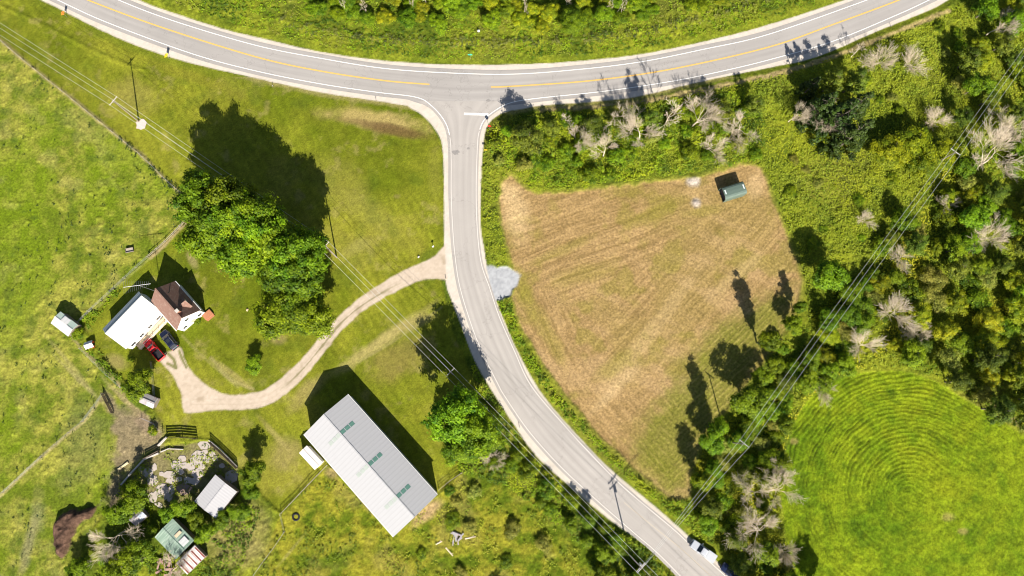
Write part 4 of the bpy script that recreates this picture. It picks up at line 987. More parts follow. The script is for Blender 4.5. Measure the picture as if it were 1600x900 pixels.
# long metal-roofed shed -------------------------------------------------
c, a, Ln, Wd = rect([(543,618),(686,774),(612,838),(475,677)], 5.0)
sh = empty('machinery_shed', (c.x, c.y, 0), a, 'long shed with pale grey sheet metal roof and three green skylight strips', 'shed')
Wd_ = Wd
ro, zr = gable(sh, Ln, Wd, 5.0, 7.15, ribbed('grey_wall_sheet', (0.50,0.50,0.50), 0.5, 0), GREY_SHEET, 0.3)
for fx in (0.19, 0.50, 0.81):
    for s in (-1, 1):
        x = -Ln/2+Ln*fx+(0.5 if s > 0 else -0.5)*0
        ya, yb = (0.12*s, 3.6*s)
        k = MB(); n = 3
        for j in range(n):
            y_a = ya+(yb-ya)*j/n+0.05*s; y_b = ya+(yb-ya)*(j+1)/n-0.12*s
            q = [(x-0.45, y_a, zr(y_a)+0.035), (x+0.45, y_a, zr(y_a)+0.035), (x+0.45, y_b, zr(y_b)+0.035), (x-0.45, y_b, zr(y_b)+0.035)]
            k.slab(q, 0.03)
        k.build('skylight', SKYL if s > 0 else mat('glare_paled_green_panel', (0.36,0.40,0.37), 0.4), ro)  # south-west panels paler: their reflected glare is painted into the colour
for s in (-1, 1):
    MB().box((s*(Ln/2-0.2+0.03), 0, 2.1), (0.06, 4.4, 4.2)).build('sliding_door', GREY_SHEET, sh)
for s in (-1, 1):
    g = MB(); g.box((0, s*(Wd/2+0.06), 4.9), (Ln, 0.12, 0.12)); g.build('gutter', TRIM, sh)
for i in range(6):
    window(sh, -Ln/2+Ln*(i+0.5)/6, -Wd/2+0.3, 2.2, 1.2, 0.9, -math.pi/2)

# small white shed beside it --------------------------------------------
c, a, Ln, Wd = rect([(479,696),(504,723),(491,734),(467,708)], 2.7)
t = empty('garden_shed', (c.x, c.y, 0), a, 'small plain white-roofed shed at the left corner of the long shed', 'shed')
gable(t, Ln, Wd, 2.5, 2.75, SIDING, mat('white_flat_roof', (0.70,0.66,0.64), 0.6, var=0.1), 0.1); door(t, Ln/2-0.19, 0, 0.9, 1.9, 0.0)

# farmhouse ---------------------------------------------------------------
c, a, Ln, Wd = rect([(238.5,472.5),(277,518),(312.5,483.5),(271,438)], 3.5)
h = empty('farmhouse', (c.x, c.y, 0), a, 'white farmhouse with brown shingle gable roof and a small dormer', 'house')
ro, zr = gable(h, Ln, Wd, 3.6, 7.2, SIDING, SHINGLE, 0.25, gov=0.1)
WE = Ln/2-0.1
for y_, z_, w_, h_ in ((-2.0, 1.6, 0.9, 1.2), (0.0, 4.4, 0.9, 1.1), (2.2, 1.6, 1.0, 1.2)): window(h, WE, y_, z_, w_, h_, 0.0)
door(h, WE, 0.3, 0.9, 2.05, 0.0, CREAM)
window(h, -WE, 0, 4.4, 0.9, 1.1, math.pi)
for x_ in (-2.5, 2.2): window(h, x_, -Wd/2+0.35, 1.6, 1.0, 1.2, -math.pi/2); window(h, x_, Wd/2-0.35, 1.6, 1.0, 1.2, math.pi/2)
b = MB(); b.box((2.9, 0.5, 6.9), (0.6, 0.6, 1.9)); ch = b.build('chimney', BRICK, ro)
MB().box((2.9, 0.5, 7.9), (0.78, 0.78, 0.12)).build('chimney_cap', CONC, ch)
v_ = MB(); v_.tube((-2.4, 1.3, 5.8), (-2.4, 1.3, 6.6), 0.09, n=8); v_.build('vent_pipe', BLACK, ro)
# dormer on the far slope: little gable with its ridge across the slope
dm = MB(); dx0, dx1 = 0.1, 3.0; dxm = (dx0+dx1)/2; yf = Wd/2-0.5; zt_ = 6.1
yr0 = 0.75
dm.slab([(dx0-0.15, yf, 4.6), (dxm, yf, zt_), (dxm, yr0, zt_), (dx0-0.15, 2.1, 4.6)], 0.1)
dm.slab([(dxm+0.003, yf, zt_), (dx1+0.15, yf, 4.6), (dx1+0.15, 2.1, 4.6), (dxm+0.003, yr0, zt_)], 0.1)
do = dm.build('dormer_roof', SHINGLE, ro)
dw = MB(); dw.add([(dx0, yf-0.2, 3.0), (dx1, yf-0.2, 3.0), (dx1, yf-0.2, 4.58), (dxm, yf-0.2, zt_-0.13), (dx0, yf-0.2, 4.58), (dx0, 1.9, 3.0), (dx1, 1.9, 3.0), (dx1, 1.9, 4.58), (dxm, 1.9, zt_-0.13), (dx0, 1.9, 4.58)],
    [(0, 1, 2, 3, 4), (9, 8, 7, 6, 5), (0, 5, 6, 1), (1, 6, 7, 2), (2, 7, 8, 3), (3, 8, 9, 4), (4, 9, 5, 0)]); dwo = dw.build('dormer_wall', SIDING, h)
window(h, dxm, yf-0.2, 4.3, 0.9, 0.9, math.pi/2)
f = MB(); f.slab([(-Ln/2, Wd/2+0.005, 3.52), (Ln/2, Wd/2+0.005, 3.52), (Ln/2, Wd/2+0.2, 3.46), (-Ln/2, Wd/2+0.2, 3.46)], 0.1)
f.slab([(-Ln/2, -Wd/2-0.2, 3.46), (Ln/2, -Wd/2-0.2, 3.46), (Ln/2, -Wd/2-0.005, 3.52), (-Ln/2, -Wd/2-0.005, 3.52)], 0.1); f.build('gutter', TRIM, h)
s_ = MB(); s_.box((WE+0.8, 3.3, 0.25), (1.5, 2.2, 0.5)); s_.box((WE+1.75, 3.3, 0.12), (0.4, 2.0, 0.24)); s_.build('front_step', ORANGE, h)

# white addition with low roof and porch ------------------------------------
c, a, Ln, Wd = rect([(193,548),(247,488),(220,453),(161,511)], 3.7)
w = empty('white_annex', (c.x, c.y, 0), a, 'long white-roofed annex with blue-grey rear slope beside the farmhouse', 'house')
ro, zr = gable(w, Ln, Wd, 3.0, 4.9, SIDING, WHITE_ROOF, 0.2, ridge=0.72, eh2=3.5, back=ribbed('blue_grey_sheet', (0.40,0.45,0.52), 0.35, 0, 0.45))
pk = MB(); pk.box((0.6, -Wd/2-0.75, 0.45), (Ln*0.86, 1.6, 0.15)); 
for i in range(6): pk.box((0.6-Ln*0.42+i*Ln*0.84/5, -Wd/2-1.45, 0.8), (0.1, 0.1, 1.6))
pk.build('porch_deck', CREAM, w)
pr = MB(); pr.box((0.6, -Wd/2-1.45, 1.2), (Ln*0.86, 0.06, 0.08)); pr.box((0.6, -Wd/2-1.45, 0.8), (Ln*0.86, 0.06, 0.08)); pr.build('porch_rail', TRIM, w)
for i in range(4): window(w, -Ln/2+Ln*(i+0.6)/4.3, -Wd/2+0.2, 1.7, 1.1, 1.0, -math.pi/2)
door(w, Ln/2-1.6, -Wd/2+0.2, 0.9, 2.1, -math.pi/2, DARKG)
for y_ in (-1.5, 1.2): window(w, -Ln/2+0.2, y_, 1.8, 1.0, 1.0, math.pi)
st = MB(); st.box((Ln/2-0.6, -Wd/2-2.2, 0.18), (1.8, 1.4, 0.36)); st.box((Ln/2-0.6, -Wd/2-3.1, 0.09), (1.8, 0.5, 0.18)); st.build('porch_steps', CONC, w)
# aerial on its mast ---------------------------------------------------------
base = G(252,458,0); t = empty('tv_antenna', (base.x, base.y, 0), R_(8), 'tall rooftop television aerial on a mast behind the farmhouse', 'antenna')
MH = 10.5
mb = MB(); mb.tube((0, 0, 0), (0, 0, MH), 0.07, 0.05, n=8); mb.build('mast', METAL, t)
mb = MB(); mb.tube((-3.3, 0, MH-0.2), (2.6, 0, MH-0.2), 0.055, n=6); mb.build('boom', mat('bright_aluminium', (0.8,0.8,0.8), 0.4, metal=0.3), t)
mb = MB()
for i in range(13):
    x_ = -3.2+i*0.45; l_e = 1.55-0.085*i; mb.tube((x_, -l_e, MH-0.15), (x_, l_e, MH-0.15), 0.022, n=4)
mb.build('elements', METAL, t)

# pasture shed, doghouse -------------------------------------------------------
c, a, Ln, Wd = rect([(79,504),(105,526),(122,507),(94,487.5)], 2.5)
t = empty('pasture_shed', (c.x, c.y, 0), a, 'small shed with half white, half pale green roof in the pasture', 'shed')
gable(t, Ln, Wd, 2.4, 2.9, OLDW, WHITE_ROOF, 0.12, ridge=0.55, back=ribbed('pale_green_sheet', (0.42,0.52,0.46), 0.35, 0)); door(t, Ln/2-0.19, 0, 1.0, 1.9, 0, OLDW)
MB().slab([(-0.9, 0.3, 3.02), (0.9, 0.3, 3.02), (0.9, 1.6, 2.79), (-0.9, 1.6, 2.79)], 0.04).build('roof_panel', WHITE_ROOF, t)
g = G(140,539,0.8); t = empty('dog_kennel', (g.x, g.y, 0), R_(20), 'tiny white-roofed kennel with orange-red side by the pasture shed', 'kennel')
gable(t, 1.9, 1.6, 1.1, 1.5, REDM, TRIM, 0.08, roof_t=0.06); MB().box((0.76, 0, 0.45), (0.03, 0.6, 0.8)).build('opening', BLACK, t)
c, a, Ln, Wd = rect([(218,628),(236,638),(243,623),(226,613)], 2.0)
t = empty('hen_house', (c.x, c.y, 0), a+0.1, 'grey ramshackle hen house at the gateway below the leafy tree', 'shed')
gable(t, 3.6, 2.4, 1.7, 2.2, OLDW, OLDT, 0.1); MB().slab([(0.2, -1.2, 1.9), (1.9, -1.2, 1.9), (1.9, -0.2, 2.25), (0.2, -0.2, 2.25)], 0.05).build('roof_panel', WHITE_ROOF, t)

# old sheds at the lower left -----------------------------------------------------
c, a, Ln, Wd = rect([(336,742),(370,768),(333,810),(304,782)], 2.8)
t = empty('storage_shed', (c.x, c.y, 0), a, 'square shed with pale grey tin roof beside the broken slabs', 'shed')
c, a, Ln, Wd = rect([(304,782),(336,742),(370,768),(336,812)], 2.8); t.rotation_euler.z = a; t.location = (c.x, c.y, 0)
gable(t, Ln, Wd, 2.7, 3.0, OLDW, LITET, 0.2); door(t, -Ln/2+0.19, 0, 1.4, 2.1, math.pi, OLDW)
c, a, Ln, Wd = rect([(211,822),(229,808),(215,788),(197,803)], 2.4)
t = empty('tin_shed', (c.x, c.y, 0), a, 'little patched tin-roofed shed half hidden by the grey dead tree', 'shed')
gable(t, Ln, Wd, 2.2, 2.9, OLDW, OLDT, 0.12); MB().slab([(0.2, -Wd/2+0.2, 2.33), (1.6, -Wd/2+0.2, 2.33), (1.6, -0.3, 2.83), (0.2, -0.3, 2.83)], 0.04).build('roof_panel', ribbed('bluish_tin', (0.45,0.50,0.58), 0.4, 0), t)
c, a, Ln, Wd = rect([(242,838),(274,877),(303,842),(268,812)], 2.8)
t = empty('green_roofed_shed', (c.x, c.y, 0), a, 'old shed with faded green tin roof and one white patch', 'shed')
gable(t, Ln, Wd, 2.6, 3.1, OLDW, GREENT, 0.15); 
MB().slab([(1.2, 0.4, 3.13), (2.8, 0.4, 3.13), (2.8, 2.0, 2.96), (1.2, 2.0, 2.96)], 0.04).build('roof_panel', WHITE_ROOF, t)
MB().slab([(-0.4, 0.6, 3.12), (0.3, 0.6, 3.12), (0.3, 2.1, 2.96), (-0.4, 2.1, 2.96)], 0.04).build('roof_panel', CREAM, t)
door(t, -0.5, -Wd/2+0.15, 1.2, 2.0, -math.pi/2, OLDW)
c, a, Ln, Wd = rect([(275,879),(304,851),(320,870),(291,899)], 2.3)
t = empty('striped_tin_shed', (c.x, c.y, 0), a, 'low lean-to with white tin roof striped by dark red rust', 'shed')
gable(t, Ln, Wd, 2.0, 2.3, OLDW, RUSTW, 0.1, ridge=0.9)
k = MB()
for i, x_ in enumerate((-2.3, -1.1, 0.1, 1.2, 2.2)): k.slab([(x_, -Wd/2, 2.045), (x_+0.28, -Wd/2, 2.045), (x_+0.28, Wd*0.35, 2.33), (x_, Wd*0.35, 2.33)], 0.03)
k.build('rust_strips', mat('red_rust', (0.22,0.06,0.045), 0.9, var=0.3), t)

# broken slabs ------------------------------------------------------------------
rg_ = random.Random(8); SL = mat('weathered_pink_slab', (0.44,0.385,0.345), 0.9, var=0.3, scale=1.2); SLD = mat('brown_slab', (0.27,0.19,0.16), 0.9, var=0.3)
slabs = [(785,310,44,38),(790,370,22,18),(735,395,48,32),(715,440,46,36),(800,440,34,28),(850,390,24,20),(592,430,28,24),(540,490,38,34),(610,490,30,26),(662,500,32,34),(575,545,28,22),(470,570,48,26),(410,565,20,16),(490,625,34,24),
 (285,555,40,34),(325,620,38,40),(235,530,32,26),(415,690,46,36),(380,740,34,26),(470,755,34,40),(330,772,34,36),(380,842,34,24),(605,700,52,40),(1020,585,46,48),(880,430,24,20),(725,560,46,36),(640,620,34,28),(942,492,22,18),(345,505,18,26),(500,700,26,30),(700,630,36,28),(760,500,26,22),(560,610,24,20)]
names = ['upper right', 'upper middle', 'middle', 'left', 'lower left', 'right']
for i, (x_, y_, rx, ry) in enumerate(slabs):
    u, v = 180+x_/5.623, 640+y_/5.623; n = rg_.choice((5, 6, 6, 7)); a0 = rg_.uniform(0, 6)
    pts = []
    for k in range(n):
        an = a0-2*math.pi*k/n+rg_.uniform(-0.2, 0.2); rr_ = rg_.uniform(0.9, 1.15)
        g = G(u+math.cos(an)*rx*rr_/5.623*1.05, v+math.sin(an)*ry*rr_/5.623*1.05); pts.append((g.x, g.y))
    cx_ = sum(p[0] for p in pts)/n; cy_ = sum(p[1] for p in pts)/n
    area = sum(pts[k][0]*pts[(k+1) % n][1]-pts[(k+1) % n][0]*pts[k][1] for k in range(n))
    if area < 0: pts = pts[::-1]
    mb = MB().prism([((p[0]-cx_)*1.22, (p[1]-cy_)*1.22) for p in pts], -0.05, 0.10+0.004*(i % 7)); o = mb.build('stone_slab', SLD if i == 22 else SL, bevel=0.03); o.location = (cx_, cy_, 0.0)
    tag(o, 'dark brown slab among the pale broken ones' if i == 22 else 'flat pale irregular slab set in the weedy yard by the sheds', 'slab', 'broken pale slabs in the yard')

# green shed in the field ----------------------------------------------------------
c, a, Ln, Wd = rect([(1130,314),(1166,303),(1159,284.5),(1125,295)], 1.6)
t = empty('green_field_shed', (c.x, c.y, 0), a, 'small green metal barrel-roofed shed on the mown field', 'shed')
Ln = 5.6; Wd = 3.3; n = 10
mb = MB(); prof = []
for k in range(n+1):
    an = math.pi*k/n; prof.append((-Wd/2*math.copysign(abs(math.cos(an))**0.55, math.cos(an)), 1.75+1.15*math.sin(an)**0.8))
def shell(x0, x1, pr, th, mm, nm):
    o_ = MB(); m = len(pr)
    vs = [(x0, y, z) for y, z in pr]+[(x1, y, z) for y, z in pr]+[(x0, y*0.96, z-th) for y, z in pr]+[(x1, y*0.96, z-th) for y, z in pr]
    fs = []
    for k in range(m-1):
        fs += [(k, m+k, m+k+1, k+1), (2*m+k, 2*m+k+1, 3*m+k+1, 3*m+k), (k, k+1, 2*m+k+1, 2*m+k), (m+k, 3*m+k, 3*m+k+1, m+k+1)]
    fs += [(0, 2*m, 3*m, m), (m-1, 2*m-1, 4*m-1, 3*m-1)]
    return o_.add(vs, fs).build(nm, mm, t)
ro = shell(-Ln/2, Ln/2, prof, 0.05, GREENM, 'roof')
b = MB()
for s in (-1, 1): b.box((0, s*(Wd/2-0.06), 0.86), (Ln-0.1, 0.06, 1.72))
b.build('wall', GREENM, t)
e_ = MB(); pts_ = [(Ln/2-0.1, y*0.95, z-0.06) for y, z in prof]; e_.add([(Ln/2-0.1, -Wd/2+0.1, 0), (Ln/2-0.1, Wd/2-0.1, 0)]+pts_[::-1]+[(Ln/2-0.16, p[1], p[2]) for p in [(0, -Wd/2+0.1, 0), (0, Wd/2-0.1, 0)]+pts_[::-1]],
    [tuple(range(13)), tuple(range(25, 12, -1))]); e_.build('end_wall', GREENM, t)
for s in (-1, 1):
    v_ = MB(); v_.box((s*(Ln/2-0.45), 0.1, 2.93), (0.28, 1.1, 0.06)); v_.build('roof_vent', mat('pale_vent', (0.62,0.68,0.68), 0.4), t)
MB().box((-Ln/2+0.4, 0, 0.04), (0.5, Wd-0.3, 0.06)).build('open_end_floor', BLACK, t)
dk = MB(); dk.box((-Ln/2+0.5, 0, 1.0), (0.05, Wd-0.25, 2.0)); dk.build('door', mat('open_end_shade', (0.03,0.045,0.09), 0.5), t)  # dark sheet and black floor strip stand for the open end's shade

# ------------------------------------------------------------------ vehicles (local x = forward)
def wheels(t, xs, y, r, w=0.26):
    for x_ in xs:
        for s in (-1, 1):
            e = MB().tube((x_, s*(y-w/2), r), (x_, s*(y+w/2), r), r, n=20).build('wheel', BLACK, t, bevel=0.02)
            MB().tube((x_, s*(y+w/2)-0.01, r), (x_, s*(y+w/2)+0.02, r), r*0.58, n=14).build('rim', METAL, e)
def hull(mb, secs):
    """loft of rounded cross-sections [(x, half width, z0, z1, shoulder)]"""
    n0 = len(mb.v); m = 8
    for x_, w_, z0, z1, sh_ in secs:
        k = min(sh_, (z1-z0)*0.45)
        mb.v += [(x_, -w_*0.94, z0), (x_, -w_, z0+k*0.6), (x_, -w_*0.98, z1-k), (x_, -w_*0.86, z1), (x_, w_*0.86, z1), (x_, w_*0.98, z1-k), (x_, w_, z0+k*0.6), (x_, w_*0.94, z0)]
    for i in range(len(secs)-1):
        for k in range(m):
            a_ = n0+i*m+k; b_ = n0+i*m+(k+1) % m; mb.f.append((a_, b_, b_+m, a_+m))
    mb.f.append(tuple(n0+k for k in range(m))[::-1]); mb.f.append(tuple(n0+(len(secs)-1)*m+k for k in range(m)))
    return mb
def carpaint(name, c_):
    m, nt, bs = new_mat(name); bs.inputs['Base Color'].default_value = (*c_, 1); bs.inputs['Roughness'].default_value = 0.35
    bs.inputs['Coat Weight'].default_value = 0.6; bs.inputs['Coat Roughness'].default_value = 0.08; bs.inputs['Metallic'].default_value = 0.1
    bump(nt, bs, noise(nt, 2, 2), 0.02, 0.02); return m
LAMP = mat('lamp_glass', (0.75,0.75,0.78), 0.1, spec=0.6); TAIL = mat('tail_lamp', (0.5,0.02,0.02), 0.2); CHR = mat('bumper_chrome', (0.6,0.6,0.62), 0.2, metal=0.9)
def pickup(loc, rz, pm, label, bedm, crew=True, scale=1.0, cover=None):
    t = empty('pickup_truck', loc, rz, label, 'truck'); L0 = 5.9; w_ = 0.98
    cb0 = -0.75 if crew else -0.15       # rear of the cab
    b = MB(); hull(b, [(2.95, 0.78, 0.55, 0.98, 0.15), (2.8, 0.92, 0.42, 1.12, 0.16), (1.9, w_, 0.4, 1.20, 0.14), (1.2, w_, 0.4, 1.24, 0.12), (cb0, w_, 0.4, 1.26, 0.1), (cb0-0.02, w_, 0.4, 1.26, 0.1)])
    b.build('body', pm, t, smooth=False, bevel=0.03)
    c_ = MB(); hull(c_, [(1.35, 0.86, 1.18, 1.24, 0.02), (0.62, 0.76, 1.18, 1.86, 0.1), (0.3, 0.75, 1.18, 1.93, 0.1), (cb0+0.3, 0.75, 1.18, 1.93, 0.1), (cb0+0.06, 0.78, 1.18, 1.84, 0.1), (cb0, 0.84, 1.18, 1.3, 0.02)])
    cab = c_.build('cab', pm, t, bevel=0.03)
    g = MB(); g.slab([(1.36, -0.72, 1.27), (1.36, 0.72, 1.27), (0.66, 0.62, 1.87), (0.66, -0.62, 1.87)], 0.03); g.build('windshield', DARKG, t)
    g = MB(); g.slab([(cb0+0.03, -0.66, 1.82), (cb0+0.03, 0.66, 1.82), (cb0-0.03, 0.7, 1.34), (cb0-0.03, -0.7, 1.34)], 0.02); g.build('rear_window', DARKG, t)
    for s in (-1, 1):
        g = MB()
        for x0, x1 in (((0.62, 0.0), (-0.06, cb0+0.25)) if crew else ((0.62, cb0+0.2),)):
            g.slab([(x0, s*0.87, 1.32), (x1, s*0.87, 1.32), (x1, s*0.80, 1.78), (x0-0.05, s*0.80, 1.78)], 0.02)
        g.build('side_window', DARKG, t)
        MB().box((2.9, s*0.68, 0.86), (0.12, 0.34, 0.2)).build('headlight', LAMP, t)
        MB().box((-2.93, s*0.86, 0.95), (0.06, 0.14, 0.4)).build('tail_light', TAIL, t)
        MB().box((1.0, s*1.13, 1.32), (0.14, 0.24, 0.2)).build('side_mirror', pm, t, bevel=0.02)
    bed = MB(); x0, x1 = -2.92, cb0-0.06; xm = (x0+x1)/2; l = x1-x0
    bed.box((xm, 0, 0.72), (l, 1.84, 0.10))
    for s in (-1, 1): bed.box((xm, s*0.93, 0.88), (l, 0.10, 0.74))
    bed.box((x1-0.03, 0, 0.95), (0.06, 1.74, 0.6)); bed.build('bed', pm, t, bevel=0.02)
    MB().box((xm, 0, 0.782), (l-0.1, 1.70, 0.02)).build('bed_floor', bedm, t)
    MB().box((x0+0.03, 0, 0.95), (0.07, 1.74, 0.58)).build('tailgate', pm, t, bevel=0.02)
    if cover: MB().box((xm, 0, 1.285), (l-0.02, 1.84, 0.06)).build('bed_cover', cover, t, bevel=0.02)
    MB().box((2.98, 0, 0.52), (0.16, 1.8, 0.22)).build('front_bumper', CHR, t, bevel=0.04); MB().box((-3.02, 0, 0.55), (0.16, 1.8, 0.2)).build('rear_bumper', CHR, t, bevel=0.04)
    gr_ = MB(); gr_.box((2.96, 0, 0.84), (0.05, 0.9, 0.28)); gr_.build('grille', BLACK, t)
    wheels(t, (1.95, -1.85), 0.86, 0.39); t.scale = (scale,)*3; return t
def heading(a_, b_):
    p = G(*a_); q = G(*b_); return math.atan2(p.y-q.y, p.x-q.x)
g = G(240.5,546,0.9)
tr = pickup((g.x, g.y, 0), heading((226,529),(254,561)), carpaint('red_paint', (0.62,0.012,0.012)), 'red pickup truck with black open bed parked by the white annex', mat('black_bedliner', (0.02,0.02,0.025), 0.7), crew=False)
for i, (x_, y_, c_) in enumerate(((-1.3, 0.2, TRIM), (-2.0, 0.1, LITET))):
    pass
g = G(1099,861,0.9)
WP = carpaint('white_truck_paint', (0.48,0.50,0.55))
pickup((g.x, g.y, 0), heading((1081,848),(1117,874)), WP, 'white crew cab pickup truck with covered bed on the side road shoulder', mat('grey_bed', (0.3,0.3,0.32), 0.6), crew=True, scale=1.05, cover=mat('white_bed_cover', (0.46,0.48,0.52), 0.5, var=0.05))
def car(loc, rz, pm, label, suv=True):
    t = empty('parked_car', loc, rz, label, 'car'); w_ = 0.92; H_ = 1.68 if suv else 1.44
    b = MB(); hull(b, [(2.3, 0.66, 0.5, 0.74, 0.12), (2.15, 0.82, 0.36, 0.88, 0.15), (1.5, w_, 0.32, 0.98, 0.15), (0.9, w_, 0.32, 1.03, 0.12), (-1.7, w_, 0.32, 1.06, 0.12), (-2.15, 0.86, 0.38, 1.0, 0.14), (-2.3, 0.74, 0.5, 0.85, 0.12)])
    b.build('body', pm, t, bevel=0.03, smooth=False)
    c_ = MB(); hull(c_, [(1.15, 0.76, 0.98, 1.03, 0.02), (0.35, 0.68, 0.98, H_-0.06, 0.12), (-0.1, 0.69, 0.98, H_, 0.12), (-1.4, 0.68, 0.98, H_-0.02, 0.12), (-1.75, 0.68, 0.98, H_-0.12, 0.12), (-2.1, 0.76, 0.98, 1.08, 0.02)])
    c_.build('cabin', pm, t, bevel=0.03)
    MB().slab([(1.14, -0.62, 1.06), (1.14, 0.62, 1.06), (0.38, 0.56, H_-0.05), (0.38, -0.56, H_-0.05)], 0.02).build('windshield', DARKG, t)
    MB().slab([(-1.79, -0.56, H_-0.13), (-1.79, 0.56, H_-0.13), (-2.11, 0.62, 1.13), (-2.11, -0.62, 1.13)], 0.02).build('rear_window', DARKG, t)
    if suv:
        MB().box((-0.35, 0, H_+0.005), (0.8, 0.75, 0.012)).build('sunroof', DARKG, t)
        for s in (-1, 1): MB().tube((0.1, s*0.58, H_+0.06), (-1.5, s*0.58, H_+0.05), 0.02).build('roof_rail', METAL, t)
    for s in (-1, 1):
        gl = MB()
        for x0, x1 in ((0.5, -0.3), (-0.38, -1.15), (-1.22, -1.7)): gl.slab([(x0, s*0.80, 1.1), (x1, s*0.80, 1.1), (x1, s*0.735, H_-0.2), (x0-0.12, s*0.735, H_-0.2)], 0.02)
        gl.build('side_window', DARKG, t)
        MB().box((2.16, s*0.62, 0.74), (0.14, 0.3, 0.15)).build('headlight', LAMP, t); MB().box((-2.2, s*0.66, 0.86), (0.12, 0.2, 0.24)).build('tail_light', TAIL, t)
        MB().box((0.85, s*1.0, 1.06), (0.12, 0.2, 0.14)).build('side_mirror', pm, t, bevel=0.02)
    MB().box((2.28, 0, 0.5), (0.1, 1.3, 0.2)).build('front_bumper', BLACK, t, bevel=0.03); MB().box((-2.3, 0, 0.5), (0.1, 1.5, 0.22)).build('rear_bumper', BLACK, t, bevel=0.03)
    wheels(t, (1.42, -1.4), 0.80, 0.35, 0.22); t.scale = (1.12,)*3; return t
g = G(264,531,0.8)
car((g.x, g.y, 0), heading((251,515),(277,547)), carpaint('navy_paint', (0.008,0.012,0.035)), 'dark navy car parked between the red pickup and the farmhouse')
g = G(1143,895,0.8)
car((g.x, g.y, 0), heading((1131,886),(1156,906)), carpaint('dark_blue_paint', (0.01,0.018,0.06)), 'dark blue car behind the white pickup, cut by the bottom edge', False)

# ------------------------------------------------------------------ power lines
def pole(b_, h_, d_, label, arms=1, r=0.17, tr=False):
    """d_: direction of the wires; returns the three wire points"""
    p = G(*b_) if len(b_) == 2 else Vector(b_)
    t = empty('utility_pole', (p.x, p.y, 0), d_, label, 'pole', 'wooden poles of the two power lines')
    MB().tube((0, 0, -0.2), (0, 0, h_), r, r*0.62, n=12).build('pole_shaft', WOODP, t)
    pts = []
    for k in range(arms):
        z = h_-0.35-k*0.9; cr_ = MB(); cr_.box((0.16, 0, z), (0.12, 2.6, 0.14)); c_ = cr_.build('crossarm', mat('grey_crossarm', (0.50,0.47,0.43), 0.8), t)
        for y in (-1.2, 0.15 if k == 0 else 0.6, 1.2):
            ins = MB(); ins.tube((0.16, y, z+0.07), (0.16, y, z+0.32), 0.07, 0.05, n=8); ins.build('insulator', mat('insulator_glaze', (0.65,0.65,0.62), 0.2), c_)
            if k == 0: pts.append((0.16, y, z+0.33))
        br = MB(); br.tube((0.14, -0.7, z-0.05), (0.1, 0, z-0.75), 0.025, n=4); br.tube((0.14, 0.7, z-0.05), (0.1, 0, z-0.75), 0.025, n=4); br.build('brace', METAL, c_)
    if tr:
        tf = MB(); tf.tube((-0.1, 0.42, h_-2.6), (-0.1, 0.42, h_-1.6), 0.24, n=14); tf.build('transformer', METAL, t, bevel=0.03)
    bpy.context.view_layer.update()
    return [t.matrix_world @ Vector(q) for q in pts], p
def ang(a_, b_): p = G(*a_); q = G(*b_); return math.atan2(q.y-p.y, q.x-p.x)
PB = {'P0': (-120,-25), 'P1': (217,190), 'P2': (526,402), 'P3': (708,585), 'P4': (984,868), 'PE': (1180,1060)}
# the right-hand line: survey gives pole tops, base = below them
def base_from_top(u, v, h_): q = G(u, v, h_); return (q.x, q.y, 0)
PB['P5'] = base_from_top(1163,694,11.3); PB['P6'] = base_from_top(1494,237,11.3); PB['P7'] = base_from_top(1790,-170,11.3); 
W_ = {}
W_['P1'], _ = pole(PB['P1'], 12, ang(PB['P1'], PB['P2']), 'leaning-away power pole standing in a bare gravel patch, top left', 1)
W_['P2'], _ = pole(PB['P2'], 12, ang(PB['P1'], PB['P3']), 'power pole beside the big maple grove', 1)
W_['P3'], _ = pole(PB['P3'], 12, ang(PB['P2'], PB['P4']), 'power pole rising over the shadow of the round lawn maple', 1)
W_['P4'], _ = pole(PB['P4'], 12.3, ang(PB['P3'], PB['P4']), 'double-armed junction pole at the bottom edge whose shadow crosses the road', 2, tr=True)
def d2(a_, b_): return math.atan2(b_[1]-a_[1], b_[0]-a_[0])
W_['P5'], _ = pole(PB['P5'], 11.3, d2(PB['P5'], PB['P6']), 'power pole among trees at the lower right of the mown field', 1)
W_['P6'], _ = pole(PB['P6'], 11.3, d2(PB['P5'], PB['P6']), 'power pole rising from yellow-green trees near the top right', 1)
a7 = d2(PB['P6'], PB['P7']); 
def virt(p, a_, h_=11.6): return [Vector((p[0]-math.sin(a_)*y, p[1]+math.cos(a_)*y, h_)) for y in (-1.2, 0.15, 1.2)]
W_['P7'] = virt(PB['P7'], a7); q = G(*PB['P0']); W_['P0'] = virt((q.x, q.y), ang(PB['P0'], PB['P1']), 12); q = G(*PB['PE']); W_['PE'] = virt((q.x, q.y), ang(PB['P4'], PB['PE']), 12)
ALU = mat('bright_wire', (0.60,0.60,0.58), 0.5, var=0.02)
def wire(a_, b_, label, sag=0.9, r=0.021, grp='wires of the two power lines'):
    mb = MB(); n = 18; pr = None; o_ = Vector((a_.x, a_.y, 0))
    for k in range(n+1):
        f_ = k/n; p = a_.lerp(b_, f_)-Vector((0, 0, sag*4*f_*(1-f_)))-o_
        if pr is not None: mb.tube(pr, p, r, n=5, cap=False)
        pr = p
    o = mb.build('power_wire', ALU); o.location = o_; tag(o, label, 'wire', grp)
WN = ['outer wire, lawn side', 'middle wire', 'outer wire, road side']
SP = [('P0', 'P1', 'of the span left of the top left pole'), ('P1', 'P2', 'from the top left pole to the maple grove'), ('P2', 'P3', 'from the maple grove pole across the drive'), ('P3', 'P4', 'along the side road down to the junction pole'),
      ('P4', 'PE', 'leaving the junction pole at the bottom edge'), ('P4', 'P5', 'crossing the side road from the junction pole'), ('P5', 'P6', 'over the right-hand wood'), ('P6', 'P7', 'leaving by the right edge of the picture')]
